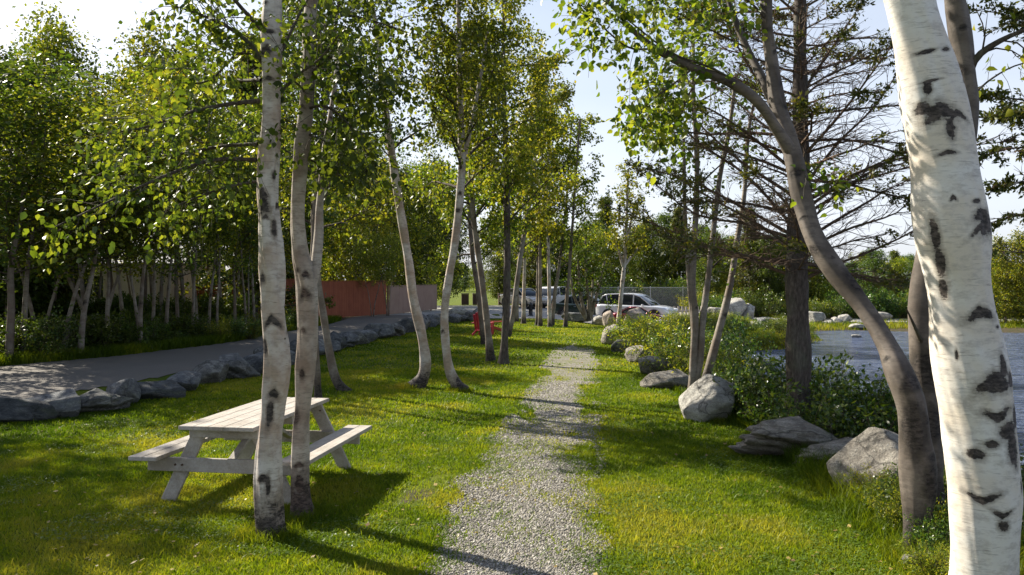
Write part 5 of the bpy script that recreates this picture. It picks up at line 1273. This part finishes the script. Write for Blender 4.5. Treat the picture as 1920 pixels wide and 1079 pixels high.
# ------------------------------------------------------------------ small things
M['red'] = plain('red_chair_paint', (.42, .02, .05), .5, 0, .12); M['orange'] = plain('orange_red_paint', (.36, .06, .025), .5, 0, .12)
def chair(loc, rz, m, label):
    root = empty('garden_chair', (loc[0], loc[1], gz1(*loc)), rz); root.scale = (.86,) * 3; tag(root, label, 'chair', 'low slatted garden chairs')
    bm = bmesh.new()
    for k in range(5): addbox(bm, (0, -.32 + k * .115, .36 - k * .028), (.54, .10, .02), (-.24, 0, 0), .003)
    obj('seat', bm, m, root)
    bm = bmesh.new()
    for k in range(5): 
        h_ = [.72, .8, .84, .8, .72][k]; addbox(bm, (-.22 + k * .11, .26 + .17 * h_ * .5 + .02, .24 + h_ / 2), (.10, .02, h_), (-.33, 0, 0), .003)
    obj('backrest', bm, m, root)
    for s in (-1, 1):
        bm = bmesh.new(); addbox(bm, (s * .34, -.02, .57), (.12, .76, .022), None, .004); obj('armrest', bm, m, root)
        bm = bmesh.new(); addbox(bm, (s * .30, -.34, .28), (.03, .10, .56), None, .003); obj('leg', bm, m, root)
        bm = bmesh.new(); beam(bm, (s * .275, -.36, .36), (s * .275, .55, .04), .025, .11); obj('leg', bm, m, root)
chair(at(905, 30.3), 2.8, M['red'], 'crimson slatted garden chair left of the brown slim birch')
chair(at(935, 31.0), -1.3, M['orange'], 'orange-red slatted garden chair between the brown birch and dark trunk')
# hydrant
M['hyd'] = plain('black_hydrant_paint', (.02, .018, .018), .4)
p = at(995, 46.5); root = empty('fire_hydrant', (*p, 0)); tag(root, 'black fire hydrant standing on the edge of the car park', 'hydrant')
def lathe(prof, n=20, mtx=None):
    bm = bmesh.new(); rg = [[bm.verts.new((r_ * math.cos(2 * math.pi * k / n), r_ * math.sin(2 * math.pi * k / n), z)) for k in range(n)] for r_, z in prof]
    for a, b in zip(rg[:-1], rg[1:]):
        for k in range(n): bm.faces.new((a[k], a[(k + 1) % n], b[(k + 1) % n], b[k]))
    bm.faces.new(rg[-1]); bm.faces.new(list(reversed(rg[0])))
    if mtx is not None: bmesh.ops.transform(bm, matrix=mtx, verts=bm.verts)
    return bm
from mathutils import Matrix
obj('barrel', lathe([(.17, 0), (.17, .05), (.12, .06), (.12, .52), (.16, .53), (.16, .57), (.14, .58)]), M['hyd'], root, True)
obj('bonnet', lathe([(.14, .581), (.13, .66), (.09, .73), (.03, .76), (.03, .80), (.01, .805)]), M['hyd'], root, True)
for a in (0, math.pi, math.pi / 2 * 3): obj('outlet', lathe([(.055, .1), (.055, .2), (.07, .2), (.07, .24), (.03, .25)], 14, Matrix.Translation((0, 0, .46)) @ Matrix.Rotation(a, 4, 'Z') @ Matrix.Rotation(math.pi / 2, 4, 'Y')), M['hyd'], root, True)
# brown bins on the far grass
M['brownbox'] = plain('brown_stained_timber', (.075, .045, .025), .8, 0, .2, 5)
for i, (px_, Y, lab) in enumerate([(872, 66, 'left squat brown timber bin on the far grass'), (893, 66, 'middle squat brown timber bin on the far grass, beside the first'), (941, 66, 'right-hand brown timber bin beyond the dark trunk')]):
    x, y = at(px_, Y); root = empty('litter_bin', (x, y, 0), .1); tag(root, lab, 'bin', 'brown bins on the far grass')
    bm = bmesh.new()
    for k in range(4):
        for s in (-1, 1):
            addbox(bm, (-.21 + k * .14, s * .27, .47), (.13, .03, .86), None, .006); addbox(bm, (s * .285, -.19 + k * .127, .47), (.03, .12, .86), None, .006)
    addbox(bm, (0, 0, .06), (.52, .5, .03), None, 0); obj('bin_body', bm, M['brownbox'], root)
    bm = bmesh.new(); addbox(bm, (0, 0, .95), (.66, .62, .07), None, .02); obj('lid', bm, M['brownbox'], root)
# far low white buildings on the skyline
for i, (px_, Y, w_) in enumerate([(852, 235, 7), (868, 250, 4)]):
    x, y = at(px_, Y); root = empty('far_building', (x, y, 0)); tag(root, ['wide', 'narrow'][i] + ' low white building far off past the field', 'building')
    bm = bmesh.new(); addbox(bm, (0, 2, .9), (w_, 4, 1.8), None, 0); obj('wall', bm, M['siding'], root)
    bm = bmesh.new(); vs = [bm.verts.new(q) for q in [(-w_ / 2 - .2, -.3, 1.8), (w_ / 2 + .2, -.3, 1.8), (w_ / 2 + .2, 4.3, 1.8), (-w_ / 2 - .2, 4.3, 1.8), (-w_ / 2 - .2, 2, 2.6), (w_ / 2 + .2, 2, 2.6)]]
    bm.faces.new((vs[0], vs[1], vs[5], vs[4])); bm.faces.new((vs[3], vs[4], vs[5], vs[2])); bm.faces.new((vs[0], vs[4], vs[3])); bm.faces.new((vs[1], vs[2], vs[5])); obj('roof', bm, M['roofm'], root)
# drop prototypes never planted
for k, o in PROTO.items():
    if k not in used:
        for c in list(o.children): bpy.data.objects.remove(c)
        bpy.data.objects.remove(o)
